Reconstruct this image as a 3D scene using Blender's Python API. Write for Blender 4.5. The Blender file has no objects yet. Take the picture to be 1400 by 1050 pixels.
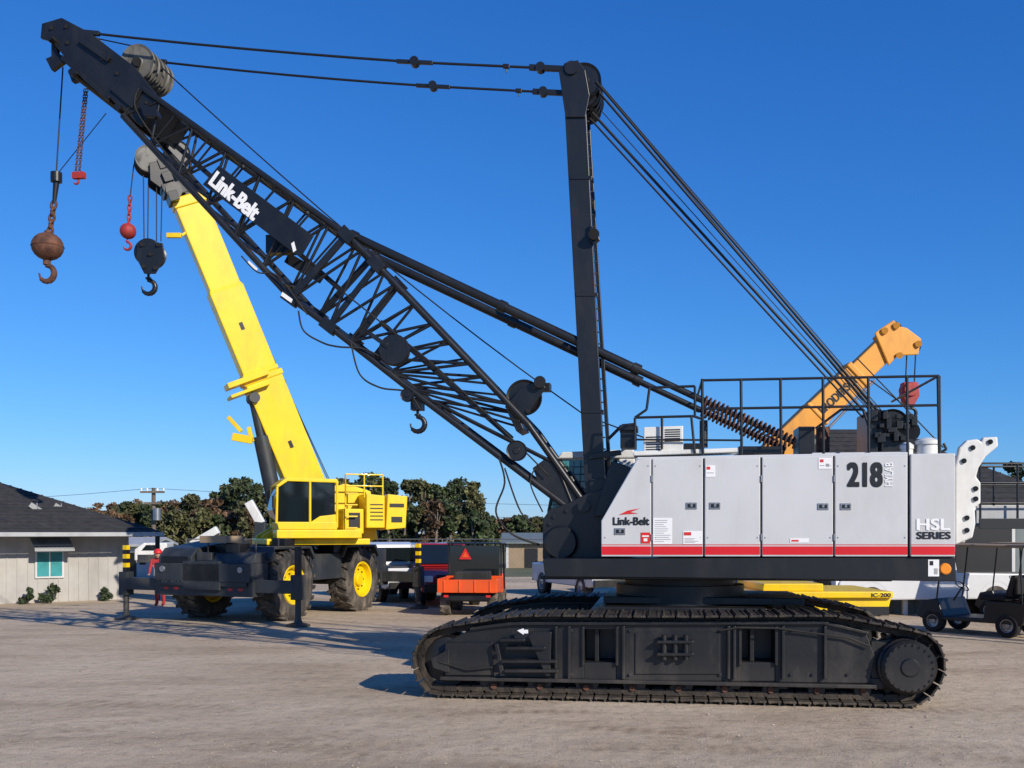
import bpy, math, random, bmesh
from mathutils import Vector, Matrix, noise
random.seed(7)
V=Vector
R=random.uniform
FX=1400.;HY=727.;CH=2.2
sc=bpy.context.scene
Z=V((0,0,1))
def W(px,py,Y): return V(((px-700)/FX*Y,Y,CH+(HY-py)/FX*Y))
TH=math.radians(8);U=V((math.cos(TH),-math.sin(TH),0));N=V((math.sin(TH),math.cos(TH),0));D=13.24
def C(px,py,v):
    a=(px-700)/FX
    return W(px,py,(v+D)/(a*math.sin(TH)+math.cos(TH)))
def G(px,py):
    return W(px,py,FX*CH/(py-HY))
# ---------------- materials
MATS={}
def mat(name,col,rough=.5,metal=0.,var=.12,scale=2.,bump=0.,bscale=60.,dirt=None,damt=.5,dscale=1.3,coat=0.,spec=.5,detail=6,island=0.,low=0.):
    m=bpy.data.materials.new(name);m.use_nodes=True;nt=m.node_tree;ns=nt.nodes;L=nt.links
    b=ns['Principled BSDF'];b.inputs['Roughness'].default_value=rough;b.inputs['Metallic'].default_value=metal
    b.inputs['Coat Weight'].default_value=coat;b.inputs['Specular IOR Level'].default_value=spec
    tc=ns.new('ShaderNodeTexCoord')
    n=ns.new('ShaderNodeTexNoise');n.inputs['Scale'].default_value=scale;n.inputs['Detail'].default_value=detail
    L.new(tc.outputs['Object'],n.inputs['Vector'])
    mx=ns.new('ShaderNodeMix');mx.data_type='RGBA'
    mx.inputs[6].default_value=[c*(1-var) for c in col]+[1];mx.inputs[7].default_value=[min(1,c*(1+var)) for c in col]+[1]
    r=ns.new('ShaderNodeMapRange');r.inputs[1].default_value=.3;r.inputs[2].default_value=.7
    L.new(n.outputs['Fac'],r.inputs[0]);L.new(r.outputs[0],mx.inputs[0])
    out=mx.outputs[2]
    if dirt:
        n2=ns.new('ShaderNodeTexNoise');n2.inputs['Scale'].default_value=dscale;n2.inputs['Detail'].default_value=10;n2.inputs['Roughness'].default_value=.7
        mp=ns.new('ShaderNodeMapping');mp.inputs['Scale'].default_value=(1.6,1.6,.6);L.new(tc.outputs['Object'],mp.inputs[0]);L.new(mp.outputs[0],n2.inputs['Vector'])
        r2=ns.new('ShaderNodeMapRange');r2.inputs[1].default_value=.48;r2.inputs[2].default_value=.72;r2.inputs[4].default_value=damt
        L.new(n2.outputs['Fac'],r2.inputs[0])
        fac=r2.outputs[0]
        if low:   # dust gathers low on the machine
            sx=ns.new('ShaderNodeSeparateXYZ');L.new(tc.outputs['Object'],sx.inputs[0])
            r4=ns.new('ShaderNodeMapRange');r4.inputs[1].default_value=low;r4.inputs[2].default_value=0.;r4.inputs[3].default_value=0.;r4.inputs[4].default_value=.55
            L.new(sx.outputs[2],r4.inputs[0]);ml=ns.new('ShaderNodeMath');ml.operation='MULTIPLY';L.new(r4.outputs[0],ml.inputs[0]);L.new(n2.outputs['Fac'],ml.inputs[1])
            ad=ns.new('ShaderNodeMath');ad.use_clamp=True;L.new(ml.outputs[0],ad.inputs[0]);L.new(fac,ad.inputs[1]);fac=ad.outputs[0]
        m2=ns.new('ShaderNodeMix');m2.data_type='RGBA';m2.inputs[7].default_value=list(dirt)+[1]
        L.new(fac,m2.inputs[0]);L.new(out,m2.inputs[6]);out=m2.outputs[2]
        rr=ns.new('ShaderNodeMapRange');rr.inputs[3].default_value=rough;rr.inputs[4].default_value=min(1,rough+.35)
        L.new(fac,rr.inputs[0]);L.new(rr.outputs[0],b.inputs['Roughness'])
    if island:
        g=ns.new('ShaderNodeNewGeometry');hs=ns.new('ShaderNodeHueSaturation')
        r3=ns.new('ShaderNodeMapRange');r3.inputs[3].default_value=1-island;r3.inputs[4].default_value=1+island
        L.new(g.outputs['Random Per Island'],r3.inputs[0]);L.new(r3.outputs[0],hs.inputs['Value']);L.new(out,hs.inputs['Color']);out=hs.outputs[0]
    L.new(out,b.inputs['Base Color'])
    if bump:
        n3=ns.new('ShaderNodeTexNoise');n3.inputs['Scale'].default_value=bscale;n3.inputs['Detail'].default_value=5
        L.new(tc.outputs['Object'],n3.inputs['Vector'])
        bp=ns.new('ShaderNodeBump');bp.inputs['Strength'].default_value=bump;bp.inputs['Distance'].default_value=.02
        L.new(n3.outputs['Fac'],bp.inputs['Height']);L.new(bp.outputs[0],b.inputs['Normal'])
    MATS[name]=m
    return m
BLK=mat('black_paint',(.0085,.0090,.0105),.36,dirt=(.05,.045,.04),damt=.22,bump=.05,bscale=25)
BLKT=mat('black_frame_paint',(.009,.0095,.011),.42,dirt=(.12,.10,.08),damt=.25,bump=.1,bscale=20,low=.6)
RUB=mat('black_rubber',(.012,.012,.013),.85,dirt=(.08,.07,.055),damt=.45)
ROPE=mat('wire_rope',(.012,.012,.013),.5,metal=.2)
GREY=mat('grey_panel_paint',(.55,.555,.56),.35,var=.03,dirt=(.38,.37,.34),damt=.35,dscale=1.0,coat=.25)
WHT=mat('white_paint',(.68,.68,.65),.4,var=.05,dirt=(.35,.30,.24),damt=.45)
SHV=mat('sheave_worn_paint',(.13,.125,.11),.55,var=.25,dirt=(.025,.024,.022),damt=.9,dscale=5)
WHTC=mat('white_decal',(.78,.78,.78),.5,var=.02)
BLKD=mat('black_decal',(.010,.010,.011),.4)
RED=mat('red_stripe_paint',(.62,.012,.018),.35,var=.06)
REDD=mat('red_decal',(.60,.02,.02),.45,var=.05)
RUST=mat('rusty_steel',(.13,.055,.032),.75,metal=.2,var=.4,scale=9,bump=.4,bscale=30,dirt=(.03,.022,.02),damt=.8,dscale=4)
CHN=mat('track_chain_steel',(.030,.026,.023),.6,metal=.4,var=.4,scale=9,bump=.4,bscale=30,dirt=(.16,.12,.085),damt=.5,dscale=3,low=.25)
REDB=mat('red_worn_paint',(.34,.025,.02),.55,var=.25,dirt=(.06,.03,.025),damt=.75,dscale=6)
SHOE=mat('track_shoe_steel',(.026,.024,.022),.6,metal=.35,var=.5,scale=7,bump=.5,bscale=35,dirt=(.20,.155,.11),damt=.5,dscale=3,low=.3)
YEL=mat('yellow_crane_paint',(.84,.57,.003),.36,var=.05,dirt=(.42,.27,.02),damt=.4,dscale=1.2,coat=.2)
ORG=mat('orange_yellow_paint',(.78,.33,.03),.45,var=.1,dirt=(.35,.17,.05),damt=.6)
CGR=mat('carrier_grey_paint',(.022,.027,.032),.5,var=.15,dirt=(.13,.115,.09),damt=.4,low=1.)
TYR=mat('tyre_rubber',(.03,.028,.026),.9,var=.2,dirt=(.22,.18,.14),damt=.85,dscale=2.5,bump=.3,low=1.2)
GLS=mat('dark_glass',(.008,.012,.014),.06,var=.05,spec=.8)
TGL=mat('tinted_green_glass',(.06,.28,.30),.08,var=.3,spec=.8)
STL=mat('bare_steel',(.35,.35,.35),.35,metal=.8,var=.15)
WIRE=mat('galvanised_wire',(.12,.12,.12),.6,metal=.4)
WOODP=mat('grey_board_siding',(.40,.385,.36),.75,var=.08,dirt=(.20,.18,.16),damt=.45,dscale=.6)
TRIM=mat('white_trim',(.55,.55,.54),.6,var=.04,dirt=(.33,.31,.28),damt=.4)
AWN=mat('metal_awning',(.36,.37,.38),.5,var=.1,dirt=(.2,.19,.17),damt=.4)
ROOF=mat('shingle_roof',(.026,.025,.026),.9,var=.35,scale=6,bump=.6,bscale=18,dirt=(.065,.06,.055),damt=.5)
TEAL=mat('teal_wall_cladding',(.14,.17,.175),.6,var=.1)
POLE=mat('weathered_pole_wood',(.14,.11,.085),.85,var=.25)
BARK=mat('tree_bark',(.17,.14,.11),.9,var=.3)
LEAF=mat('leaf_green',(.042,.060,.020),.7,var=.4,scale=.3,island=.65)
LEAF2=mat('leaf_autumn_brown',(.11,.065,.032),.75,var=.4,scale=.3,island=.6)
LEAF3=mat('leaf_olive',(.080,.080,.028),.7,var=.4,scale=.3,island=.65)
SHRUB=mat('shrub_leaf',(.035,.055,.02),.7,var=.3,island=.6)
ORNG=mat('utility_orange_paint',(.78,.09,.01),.4,dirt=(.25,.09,.04),damt=.35)
CARR=mat('car_paint_red',(.30,.012,.015),.25,var=.05,coat=.6)
CARW=mat('car_paint_white',(.60,.61,.62),.25,var=.03,coat=.6)
TAN=mat('tan_canvas',(.30,.22,.14),.8)
LAMP=mat('amber_lens',(.80,.25,.02),.25)
GRAV=mat('gravel_stone',(.36,.30,.235),.95,var=.3,scale=8,island=.4,spec=.1)
SKIN=mat('skin',(.45,.25,.17),.55)
SHIRT=mat('red_shirt',(.40,.03,.03),.8)
# ---------------- mesh builder
class MB:
    def __init__(s): s.v=[];s.f=[];s.sm=[]
    def add(s,vs,fs,sm=False):
        o=len(s.v);s.v+=[tuple(q) for q in vs];s.f+=[tuple(i+o for i in f) for f in fs];s.sm+=[sm]*len(fs)
    def ext(s,pts,vec):
        n=len(pts);vs=list(pts)+[p+vec for p in pts]
        s.add(vs,[tuple(range(n)),tuple(range(2*n-1,n-1,-1))]+[(i,(i+1)%n,n+(i+1)%n,n+i) for i in range(n)])
    def box(s,c,a,b,d):
        c=V(c);s.ext([c-a-b-d,c+a-b-d,c+a+b-d,c-a+b-d],d*2)
    def beam(s,a,b,w,h=None,up=Z,w2=None,h2=None):
        h=h or w;w2=w2 or w;h2=h2 or h
        a=V(a);b=V(b);d=(b-a).normalized()
        if abs(d.dot(up))>.99: up=V((1,0,0))
        x=d.cross(up).normalized();y=x.cross(d)
        A=[a-x*w/2-y*h/2,a+x*w/2-y*h/2,a+x*w/2+y*h/2,a-x*w/2+y*h/2]
        B=[b-x*w2/2-y*h2/2,b+x*w2/2-y*h2/2,b+x*w2/2+y*h2/2,b-x*w2/2+y*h2/2]
        s.add(A+B,[(0,1,2,3),(7,6,5,4)]+[(i,(i+1)%4,4+(i+1)%4,4+i) for i in range(4)])
    def cyl(s,a,b,r,r2=None,seg=14,cap=True):
        r2=r if r2 is None else r2
        a=V(a);b=V(b);d=(b-a).normalized();t=V((1,0,0)) if abs(d.x)<.9 else V((0,1,0))
        x=d.cross(t).normalized();y=x.cross(d)
        ra=[x*math.cos(2*math.pi*i/seg)+y*math.sin(2*math.pi*i/seg) for i in range(seg)]
        A=[a+q*r for q in ra];B=[b+q*r2 for q in ra]
        s.add(A+B,[(i,(i+1)%seg,seg+(i+1)%seg,seg+i) for i in range(seg)],True)
        if cap:
            s.add(A,[tuple(range(seg))]);s.add(B,[tuple(range(seg))])
    def tube(s,pts,r,seg=8):
        for i in range(len(pts)-1): s.cyl(pts[i],pts[i+1],r,seg=seg)
    def lathe(s,c,ax,prof,seg=28,smooth=False):
        c=V(c);d=V(ax).normalized();t=Z if abs(d.z)<.9 else V((1,0,0))
        x=d.cross(t).normalized();y=x.cross(d)
        for k in range(len(prof)-1):
            vs=[];fs=[]
            for (r,h) in prof[k:k+2]:
                for i in range(seg):
                    an=2*math.pi*i/seg;vs.append(c+d*h+(x*math.cos(an)+y*math.sin(an))*r)
            for i in range(seg):
                j=(i+1)%seg;fs.append((i,j,seg+j,seg+i))
            s.add(vs,fs,True)
    def sphere(s,c,r,sz=1.,seg=16):
        c=V(c);vs=[];fs=[];n=10
        for k in range(n+1):
            rr=max(.001,r*math.sin(math.pi*k/n));h=-r*sz*math.cos(math.pi*k/n)
            for i in range(seg):
                an=2*math.pi*i/seg;vs.append(c+V((rr*math.cos(an),rr*math.sin(an),h)))
        for k in range(n):
            for i in range(seg):
                j=(i+1)%seg;fs.append((k*seg+i,k*seg+j,(k+1)*seg+j,(k+1)*seg+i))
        s.add(vs,fs,True)
    def fbox(s,f,x0,x1,y0,y1,z0,z1):
        s.ext([f.p(x0,y0,z0),f.p(x1,y0,z0),f.p(x1,y1,z0),f.p(x0,y1,z0)],V((0,0,z1-z0)))
    def fprof(s,f,pts,y0,y1):
        s.ext([f.p(x,y0,z) for x,z in pts],f.y*(y1-y0))
class Fr:
    def __init__(s,o,xd): s.o=V(o);s.x=V(xd).normalized();s.y=V((-s.x.y,s.x.x,0))
    def p(s,x,y,z): return s.o+s.x*x+s.y*y+V((0,0,z))
class Grp:
    def __init__(s,name,loc):
        s.e=bpy.data.objects.new(name,None);s.e.location=loc;s.e.empty_display_size=.3
        sc.collection.objects.link(s.e);s.loc=V(loc);s.P={}
    def __call__(s,part,m,bev=0.):
        k=(part,m.name)
        if k not in s.P: s.P[k]=(MB(),m,bev)
        return s.P[k][0]
    def adopt(s,o):
        o.parent=s.e;o.matrix_parent_inverse=Matrix.Translation(-s.loc)
    def done(s,recalc=True):
        for (part,mn),(mb,m,bev) in s.P.items():
            if not mb.v: continue
            o=mkobj(part,mb,m,bev,recalc);s.adopt(o)
def mkobj(name,mb,m,bev=0,recalc=True):
    me=bpy.data.meshes.new(name);me.from_pydata(mb.v,[],mb.f)
    me.polygons.foreach_set('use_smooth',mb.sm)
    if recalc:
        bm=bmesh.new();bm.from_mesh(me);bmesh.ops.recalc_face_normals(bm,faces=bm.faces);bm.to_mesh(me);bm.free()
    me.materials.append(m);o=bpy.data.objects.new(name,me);sc.collection.objects.link(o)
    if bev:
        b=o.modifiers.new('bevel','BEVEL');b.width=bev;b.segments=2;b.limit_method='ANGLE';b.angle_limit=.7
    return o
def text(g,name,s,bl,br,tl,m,bold=0.,shear=0.):
    cu=bpy.data.curves.new(name,'FONT');cu.body=s;cu.offset=.006;cu.shear=shear
    o=bpy.data.objects.new(name,cu);sc.collection.objects.link(o)
    bpy.context.view_layer.update()
    me=bpy.data.meshes.new_from_object(o.evaluated_get(bpy.context.evaluated_depsgraph_get()))
    bpy.data.objects.remove(o)
    xs=[v.co.x for v in me.vertices];ys=[v.co.y for v in me.vertices]
    x0,x1,y0,y1=min(xs),max(xs),min(ys),max(ys)
    nn=(br-bl).cross(tl-bl).normalized();vs=[];fs=[];k=0
    offs=[(0,0)] if not bold else [(-1,-.5),(-.5,.5),(0,-.5),(0,.5),(.5,-.5),(1,.5),(1,-.5),(-1,.5)]
    for ox,oy in offs:
        o_=len(vs)
        for v in me.vertices:
            vs.append(tuple(bl+(br-bl)*((v.co.x+ox*bold-x0+bold)/(x1-x0+2*bold))+(tl-bl)*((v.co.y+oy*bold-y0+bold*.5)/(y1-y0+bold))+nn*.0005*k))
        fs+=[tuple(i+o_ for i in p.vertices) for p in me.polygons];k+=1
    me=bpy.data.meshes.new(name);me.from_pydata(vs,[],fs);me.materials.append(m)
    o=bpy.data.objects.new(name,me);sc.collection.objects.link(o);g.adopt(o)
def hook(mb,c,s,ax):
    ax=V(ax).normalized();x=ax.cross(Z).normalized();pts=[c,c-Z*s*.45]
    cc=c-Z*s*1.0
    for i in range(13):
        an=math.radians(90-i*22.5)
        pts.append(cc+x*(math.cos(an)*s*.5)+Z*(math.sin(an)*s*.5))
    n=len(pts)
    for i in range(n-1):
        u_=i/(n-1);r=s*(.10+.09*math.sin(math.pi*min(1,u_*1.1)))*(1 if i<n-3 else .6)
        mb.cyl(pts[i],pts[i+1],r,seg=10);mb.sphere(pts[i+1],r,seg=8)
    mb.cyl(c-Z*s*.3,c-Z*s*.42,s*.22,seg=12);mb.beam(cc+x*s*.5+Z*s*.2,cc-x*s*.1+Z*s*.42,s*.07,s*.05)
def chain(mb,a,b,size=.06,r=.009):
    d=b-a;n=int(d.length/(size*.75));d.normalize();sd=[V((1,0,0)),V((0,1,0))]
    for i in range(n):
        c=a+(b-a)*((i+.5)/n);x=sd[i%2];pts=[]
        for k in range(9):
            an=k*math.pi/4;pts.append(c+d*math.cos(an)*size*.55+x*math.sin(an)*size*.3)
        mb.tube(pts,r,5)
def px_ext(mb,pts,v0,v1):
    P=[C(x,y,v0) for x,y in pts];mb.ext(P,N*(v1-v0))
# =====================================================  CRAWLER CRANE
cr=Grp('crawler_crane',(C(930,860,2.4).x,C(930,860,2.4).y,0))
P0=C(930,860,0);P0=V((P0.x,P0.y,0))
def L3(s,v,z): return P0+U*s+N*v+Z*z
def tosz(px,py):
    q=C(px,py,0);return ((q-P0).dot(U),q.z)
out=[(612,956),(700,957),(850,960),(1000,963),(1150,966),(1242,969),(1272,955),(1290,930),(1294,905),(1284,880),(1262,864),(1205,852),(1150,842),(1120,840),(1000,841),(850,841),(720,840),(660,847),(600,858),(574,875),(563,900),(569,928),(585,947)]
path=[]
pz=[tosz(*p) for p in out];zmin=.03
pz=[(s,max(z,zmin)) for s,z in pz]
pz=[(s,zmin) if i<6 else (s,z) for i,(s,z) in enumerate(pz)]
n=len(pz)
for i in range(n):
    p0,p1,p2,p3=[V(pz[(i+k-1)%n]) for k in range(4)]
    for k in range(8):
        t=k/8.;path.append(.5*((2*p1)+(p2-p0)*t+(2*p0-5*p1+4*p2-p3)*t*t+(3*p1-p0-3*p2+p3)*t**3))
per=[0]
for i in range(len(path)): per.append(per[-1]+(path[(i+1)%len(path)]-path[i]).length)
def at(d):
    d%=per[-1]
    for i in range(len(path)):
        if per[i+1]>=d:
            a,b=path[i],path[(i+1)%len(path)];t=(d-per[i])/(per[i+1]-per[i]);return a.lerp(b,t),(b-a).normalized()
def track(tag,v0,near):
    mb=cr(tag+'_track_shoes',SHOE,.006);ch=cr(tag+'_track_chain',CHN)
    ns=80;pit=per[-1]/ns
    for i in range(ns):
        p,t=at(i*pit);nn=V((t.y,-t.x))
        if nn.dot(p-V((0,.55)))<0: nn=-nn
        T=U*t.x+Z*t.y;Nn=U*nn.x+Z*nn.y
        j=R(-.04,.04);T2=(T+Nn*j).normalized();N2=(Nn-T*j).normalized()
        c=L3(p.x,v0+.45,p.y)-Nn*.02+N*R(-.006,.006)
        mb.box(c,T2*pit*.445,N*.45,N2*.014)
        mb.box(c+N2*.026+T2*pit*.3,T2*.012,N*.45,N2*.014)
        mb.box(c+N2*.018-T2*pit*.3,T2*.010,N*.45,N2*.008)
        for vv in (v0+.22,v0+.36,v0+.56,v0+.70):
            q=L3(p.x,vv,p.y)-Nn*.085;ch.box(q,T*pit*.42,N*.025,Nn*.042)
        q=L3(p.x,v0,p.y)-Nn*.085+T*pit*.5
        ch.cyl(q+N*.19,q+N*.73,.026,seg=8)
    fr=cr(tag+'_track_frame',BLKT,.008)
    def E(pts,a,b,mbb=fr): px_e=[C(x,y,0) for x,y in pts];mbb.ext([q+N*(v0+a) for q in px_e],N*(b-a))
    E([(606,880),(640,862),(700,855),(797,853),(797,930),(606,928)],.16,.74)
    E([(842,853),(1014,853),(1014,934),(842,932)],.16,.74)
    E([(1062,853),(1130,854),(1188,868),(1200,900),(1192,937),(1062,935)],.16,.74)
    for a,b in ((797,842),(1014,1062)):
        E([(a,853),(b,853),(b,862),(a,862)],.17,.73);E([(a,908),(b,908),(b,934),(a,934)],.17,.73)
        E([(a,862),(b,862),(b,908),(a,908)],.55,.6);E([(a+14,862),(a+20,862),(a+20,908),(a+14,908)],.3,.54)
        for x in (a-3,b-1): E([(x,858),(x+4,858),(x+4,912),(x,912)],.12,.16)
    E([(600,926),(1200,938),(1200,943),(600,931)],.06,.84)
    E([(640,858),(700,851),(1128,850),(1190,865),(1190,869),(1128,855),(700,856),(640,863)],.10,.80)
    for x in (757,775,850,995,1003,1070,1128): E([(x,857),(x+4,857),(x+4,930),(x,930)],.09,.158)
    E([(606,880),(672,880),(672,925),(606,925)],.12,.158)
    E([(868,866),(985,866),(985,924),(868,924)],.14,.158)
    for x in range(650,1195,66):
        E([(x,930),(x+38,931),(x+33,946),(x+5,945)],.20,.24)
    if near:
        for (x0,x1,y) in ((684,700,873),(692,728,884),(686,744,902),(690,746,915)):
            E([(x0,y),(x1+18,y),(x1+18,y+4),(x0,y+4)],-.05,.155)
        E([(722,870),(728,864),(754,864),(752,924),(746,924)],.0,.03)
        E([(676,880),(681,880),(690,924),(684,924)],.0,.03)
        E([(898,876),(948,876),(948,880),(898,880)],.0,.135);E([(898,893),(948,893),(948,897),(898,897)],.0,.135)
        for x in (908,923,938):fr.cyl(C(x,868,.06),C(x,902,.06),.035)
        E([(702,868),(740,866),(748,872),(738,879),(702,876)],.05,.155)
        for x in (782,862,985,1082,1112,1160):
            for y in (862,922): fr.cyl(C(x,y,.13),C(x,y,.165),.022,seg=6)
        hz_=cr('hydraulic_hoses',RUB)
        hz_.tube([C(985,862,.1),C(1010,858,.08),C(1064,859,.08),C(1100,864,.1),C(1160,872,.1),C(1190,884,.1)],.014,7)
        hz_.tube([C(600,905,.1),C(640,916,.08),C(676,912,.08)],.012,7)
        cr('track_decal',WHTC).ext([C(707,862,.045),C(716,859,.045),C(716,861,.045),C(722,861,.045),C(722,866,.045),C(716,866,.045),C(716,868,.045)],N*.003)
    ro=cr(tag+'_track_rollers',BLKT);rh=cr(tag+'_roller_hubs',RUST)
    for k in range(9):
        x=672+k*64
        q=C(x,941+k*.9,0)+N*v0
        ro.lathe(q,N,[(.001,.2),(.10,.2),(.115,.23),(.115,.36),(.08,.38),(.08,.52),(.115,.54),(.115,.67),(.1,.7),(.001,.7)],20)
        rh.lathe(q,N,[(.001,.17),(.04,.17),(.045,.2)],12)
    for x in (690,830,960,1100):
        q=C(x,853,0)+N*v0;ro.lathe(q-Z*.01,N,[(.001,.2),(.07,.2),(.07,.7),(.001,.7)],16)
    sp=cr(tag+'_drive_sprocket',BLKT)
    q=C(1244,913,0)+N*v0
    sp.lathe(q,N,[(.001,-.01),(.30,-.01),(.335,.03),(.335,.10),(.36,.12),(.36,.35),(.36,.7),(.001,.72)],36)
    for k in range(18):
        an=k*math.pi/9;rd=U*math.cos(an)+Z*math.sin(an);tg=U*-math.sin(an)+Z*math.cos(an)
        sp.ext([q+rd*.35-tg*.04+N*.3,q+rd*.43-tg*.018+N*.3,q+rd*.43+tg*.018+N*.3,q+rd*.35+tg*.04+N*.3],N*.3)
    for k in range(22):
        an=k*math.pi/11;w=q+U*math.cos(an)*.285+Z*math.sin(an)*.285
        sp.cyl(w-N*.03,w,.014,seg=6)
    sp.lathe(q-N*.02,N,[(.001,-.01),(.10,-.01),(.12,.01)],20)
    E([(1196,880),(1250,872),(1275,885),(1283,912),(1272,940),(1245,950),(1196,940)],.22,.3)
    q=C(603,905,0)+N*v0
    sp.lathe(q,N,[(.001,.16),(.10,.16),(.12,.22),(.3,.26),(.36,.24),(.38,.28),(.38,.62),(.36,.66),(.001,.7)],32)
    E([(586,902),(612,888),(612,922),(590,915)],.10,.155)
track('near',0.,True);track('far',3.9,False)
cb=cr('car_body',BLKT,.01)
def UV(px,v,z): q=C(px,860,0);return V((q.x,q.y,0))+N*v+Z*z
for x in (800,1010):
    a=UV(x,.75,.78);cb.ext([a,UV(x+70,.75,.78),UV(x+70,.75,1.12),UV(x,.75,1.12)],N*3.3)
ctr=UV(935,2.4,0)
cb.box(ctr+Z*.85,U*1.15,N*1.3,Z*.3)
cb.cyl(ctr+Z*1.1,ctr+Z*1.42,.95,seg=40);cb.cyl(ctr+Z*1.40,ctr+Z*1.62,.82,seg=40)
cb.box(ctr+Z*1.22+U*.3,U*1.4,N*.9,Z*.05)
dk=cr('revolving_deck',BLK,.012)
px_ext(dk,[(742,764),(1306,761),(1308,795),(900,790),(745,789)],.93,3.9)
px_ext(dk,[(738,787),(1220,789),(1220,795),(738,792)],1.1,3.7)
pn=cr('house_panels',GREY,.012)
def ytop(x): return 628-(x-822)*8/483.
def pan(x0,x1): px_ext(pn,[(x0,ytop(x0)),(x1,ytop(x1)),(x1,761),(x0,761)],.9,.95)
px_ext(pn,[(822,761),(822,712),(870,629),(890.4,ytop(890)),(890.4,761)],.9,.95)
for a,b in ((892,961),(963.5,1039.5),(1042,1139),(1141.5,1241)): pan(a,b)
px_ext(pn,[(1245,620.5),(1306,619.5),(1306,761),(1245,761)],.88,3.9)
hs=cr('house_inner_body',BLK)
px_ext(hs,[(824,760),(824,713),(871,632),(1105,627),(1105,760)],.952,1.68)
px_ext(hs,[(1106,627),(1244,623),(1244,760),(1106,760)],.952,3.86)
rf=cr('house_roof',GREY,.01)
px_ext(rf,[(871,625),(1241,618),(1241,622),(871,629)],.96,1.7)
px_ext(rf,[(1110,619),(1241,617.5),(1241,621),(1110,623)],1.702,3.9)
px_ext(rf,[(822,712),(868,631),(871,632),(825,714)],.951,1.7)
hs2=cr('far_house_side',GREY,.01)
px_ext(hs2,[(900,760),(900,640),(1110,636),(1110,760)],3.05,3.88)
cab=cr('operator_cab',WHT,.02)
px_ext(cab,[(762,627),(768,618),(866,614),(870,626)],2.98,3.95)
px_ext(cab,[(846,627),(868,627),(868,700),(846,700)],2.99,3.93)
cabf=cr('cab_frame',BLK,.01)
for a,b in (((764,628),(750,700)),((750,700),(752,765)),((808,628),(808,765)),((842,628),(842,765)),((750,700),(866,700)),((752,765),(866,765))):
    for v in (3.0,3.92): cabf.beam(C(*a,v),C(*b,3.0)+N*(v-3.0),.045,.045,N)
px_ext(cabf,[(752,702),(866,702),(866,766),(752,766)],3.03,3.9)
cg=cr('cab_glass',TGL)
px_ext(cg,[(766,629),(843,628),(843,699),(753,699)],3.04,3.05)
px_ext(cg,[(764,629),(767,629),(754,699),(751,699)],3.06,3.9)
for y in (638,648,658,668,680,690): cabf.tube([C(765-(y-630)*.2,y,2.96),C(840,y,2.96)],.005,6)
for x in (774,784,794,804,814,824): cabf.tube([C(x,630,2.95),C(x-3,698,2.95)],.005,6)
bf=cr('boom_foot_bracket',BLK,.01)
for v in (1.64,2.85):
    px_ext(bf,[(742,764),(742,710),(752,696),(776,688),(800,676),(824,668),(850,690),(850,764)],v,v+.06)
px_ext(bf,[(745,764),(745,735),(800,735),(800,764)],1.72,2.8)
bf.lathe(C(766,742,1.5),N,[(.001,0),(.22,0),(.25,.03),(.25,.10),(.001,.12)],24)
bf.cyl(C(798,692,1.55),C(798,692,1.55)+N*1.35,.09)
px_ext(bf,[(832,640),(838,630),(864,640),(850,668),(824,706),(812,706)],1.5,1.62)
for x,y in ((752,716),(758,706),(775,698),(830,690),(840,720),(812,750)): bf.cyl(C(x,y,1.61),C(x,y,1.64),.03,seg=8)
st=cr('red_stripe',RED)
for a,b in ((822.5,890),(892.5,960.6),(964,1039),(1042.5,1138.6),(1142,1240.6)):
    px_ext(st,[(a,747),(b,747),(b,758.5),(a,758.5)],.897,.9)
    px_ext(st,[(a,744.3),(b,744.3),(b,745.3),(a,745.3)],.897,.9)
px_ext(st,[(1245.5,747),(1305.5,747),(1305.5,758.5),(1245.5,758.5)],.877,.88)
px_ext(st,[(1245.5,744.3),(1305.5,744.3),(1305.5,745.3),(1245.5,745.3)],.877,.88)
def ctext(name,s,x0,y0,x1,y1,v,m,off=.02,sh=0.):
    text(cr,name,s,C(x0,y1,v),C(x1,y1,v),C(x0,y0,v),m,off,sh)
ctext('unit_number','218',1158,632,1207,666,.894,BLKD,.045)
text(cr,'side_lettering','HYLAB',C(1221,665,.894),C(1221,632,.894),C(1210,665,.894),WHTC,.01)
ctext('series_lettering_top','HSL',1253,709,1299,725,.874,WHTC,.03)
ctext('series_lettering','SERIES',1253,727,1300,737,.874,BLKD,.03)
ctext('maker_lettering','Link-Belt',838,707,888,718,.894,BLKD,.035)
lg=cr('logo_swoosh',REDD)
px_ext(lg,[(846,704),(858,698),(875,695),(862,700),(872,702),(856,703)],.894,.897)
def label(x0,y0,x1,y1,m,v=.894): px_ext(cr('warning_labels',m),[(x0,y0),(x1,y0),(x1,y1),(x0,y1)],v,v+.003)
label(893,708,919,744,WHTC);label(934,726,960,744,WHTC);label(876,728,889,743,REDD);label(1080,736,1106,742,WHTC)
label(964.8,636,978,652,WHTC);label(1119,626,1137,641,WHTC);label(1269,765,1284,788,WHTC,.92)
GT=mat('grey_print',(.30,.30,.31),.6)
for k in range(11): label(895,711+k*2.9,895+R(12,22),711.8+k*2.9,GT,.892)
for k in range(4): label(936,736+k*1.8,936+R(12,20),736.7+k*1.8,GT,.892)
label(935,727.5,945,732,REDD,.892);label(1082,738,1092,740.5,REDD,.892);label(878,732,887,734,WHTC,.892);label(880,736,885,740,WHTC,.892)
label(966,638,971,642,REDD,.892);label(966,646,976,647,GT,.892);label(1121,628,1126,632,REDD,.892);label(1129,634,1134,638,GT,.892);label(1121,636,1127,637,GT,.892)
label(1271,767,1276,773,BLKD,.918);label(1277,777,1282,785,GT,.918)
lt=cr('door_latches',STL,.004)
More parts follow.
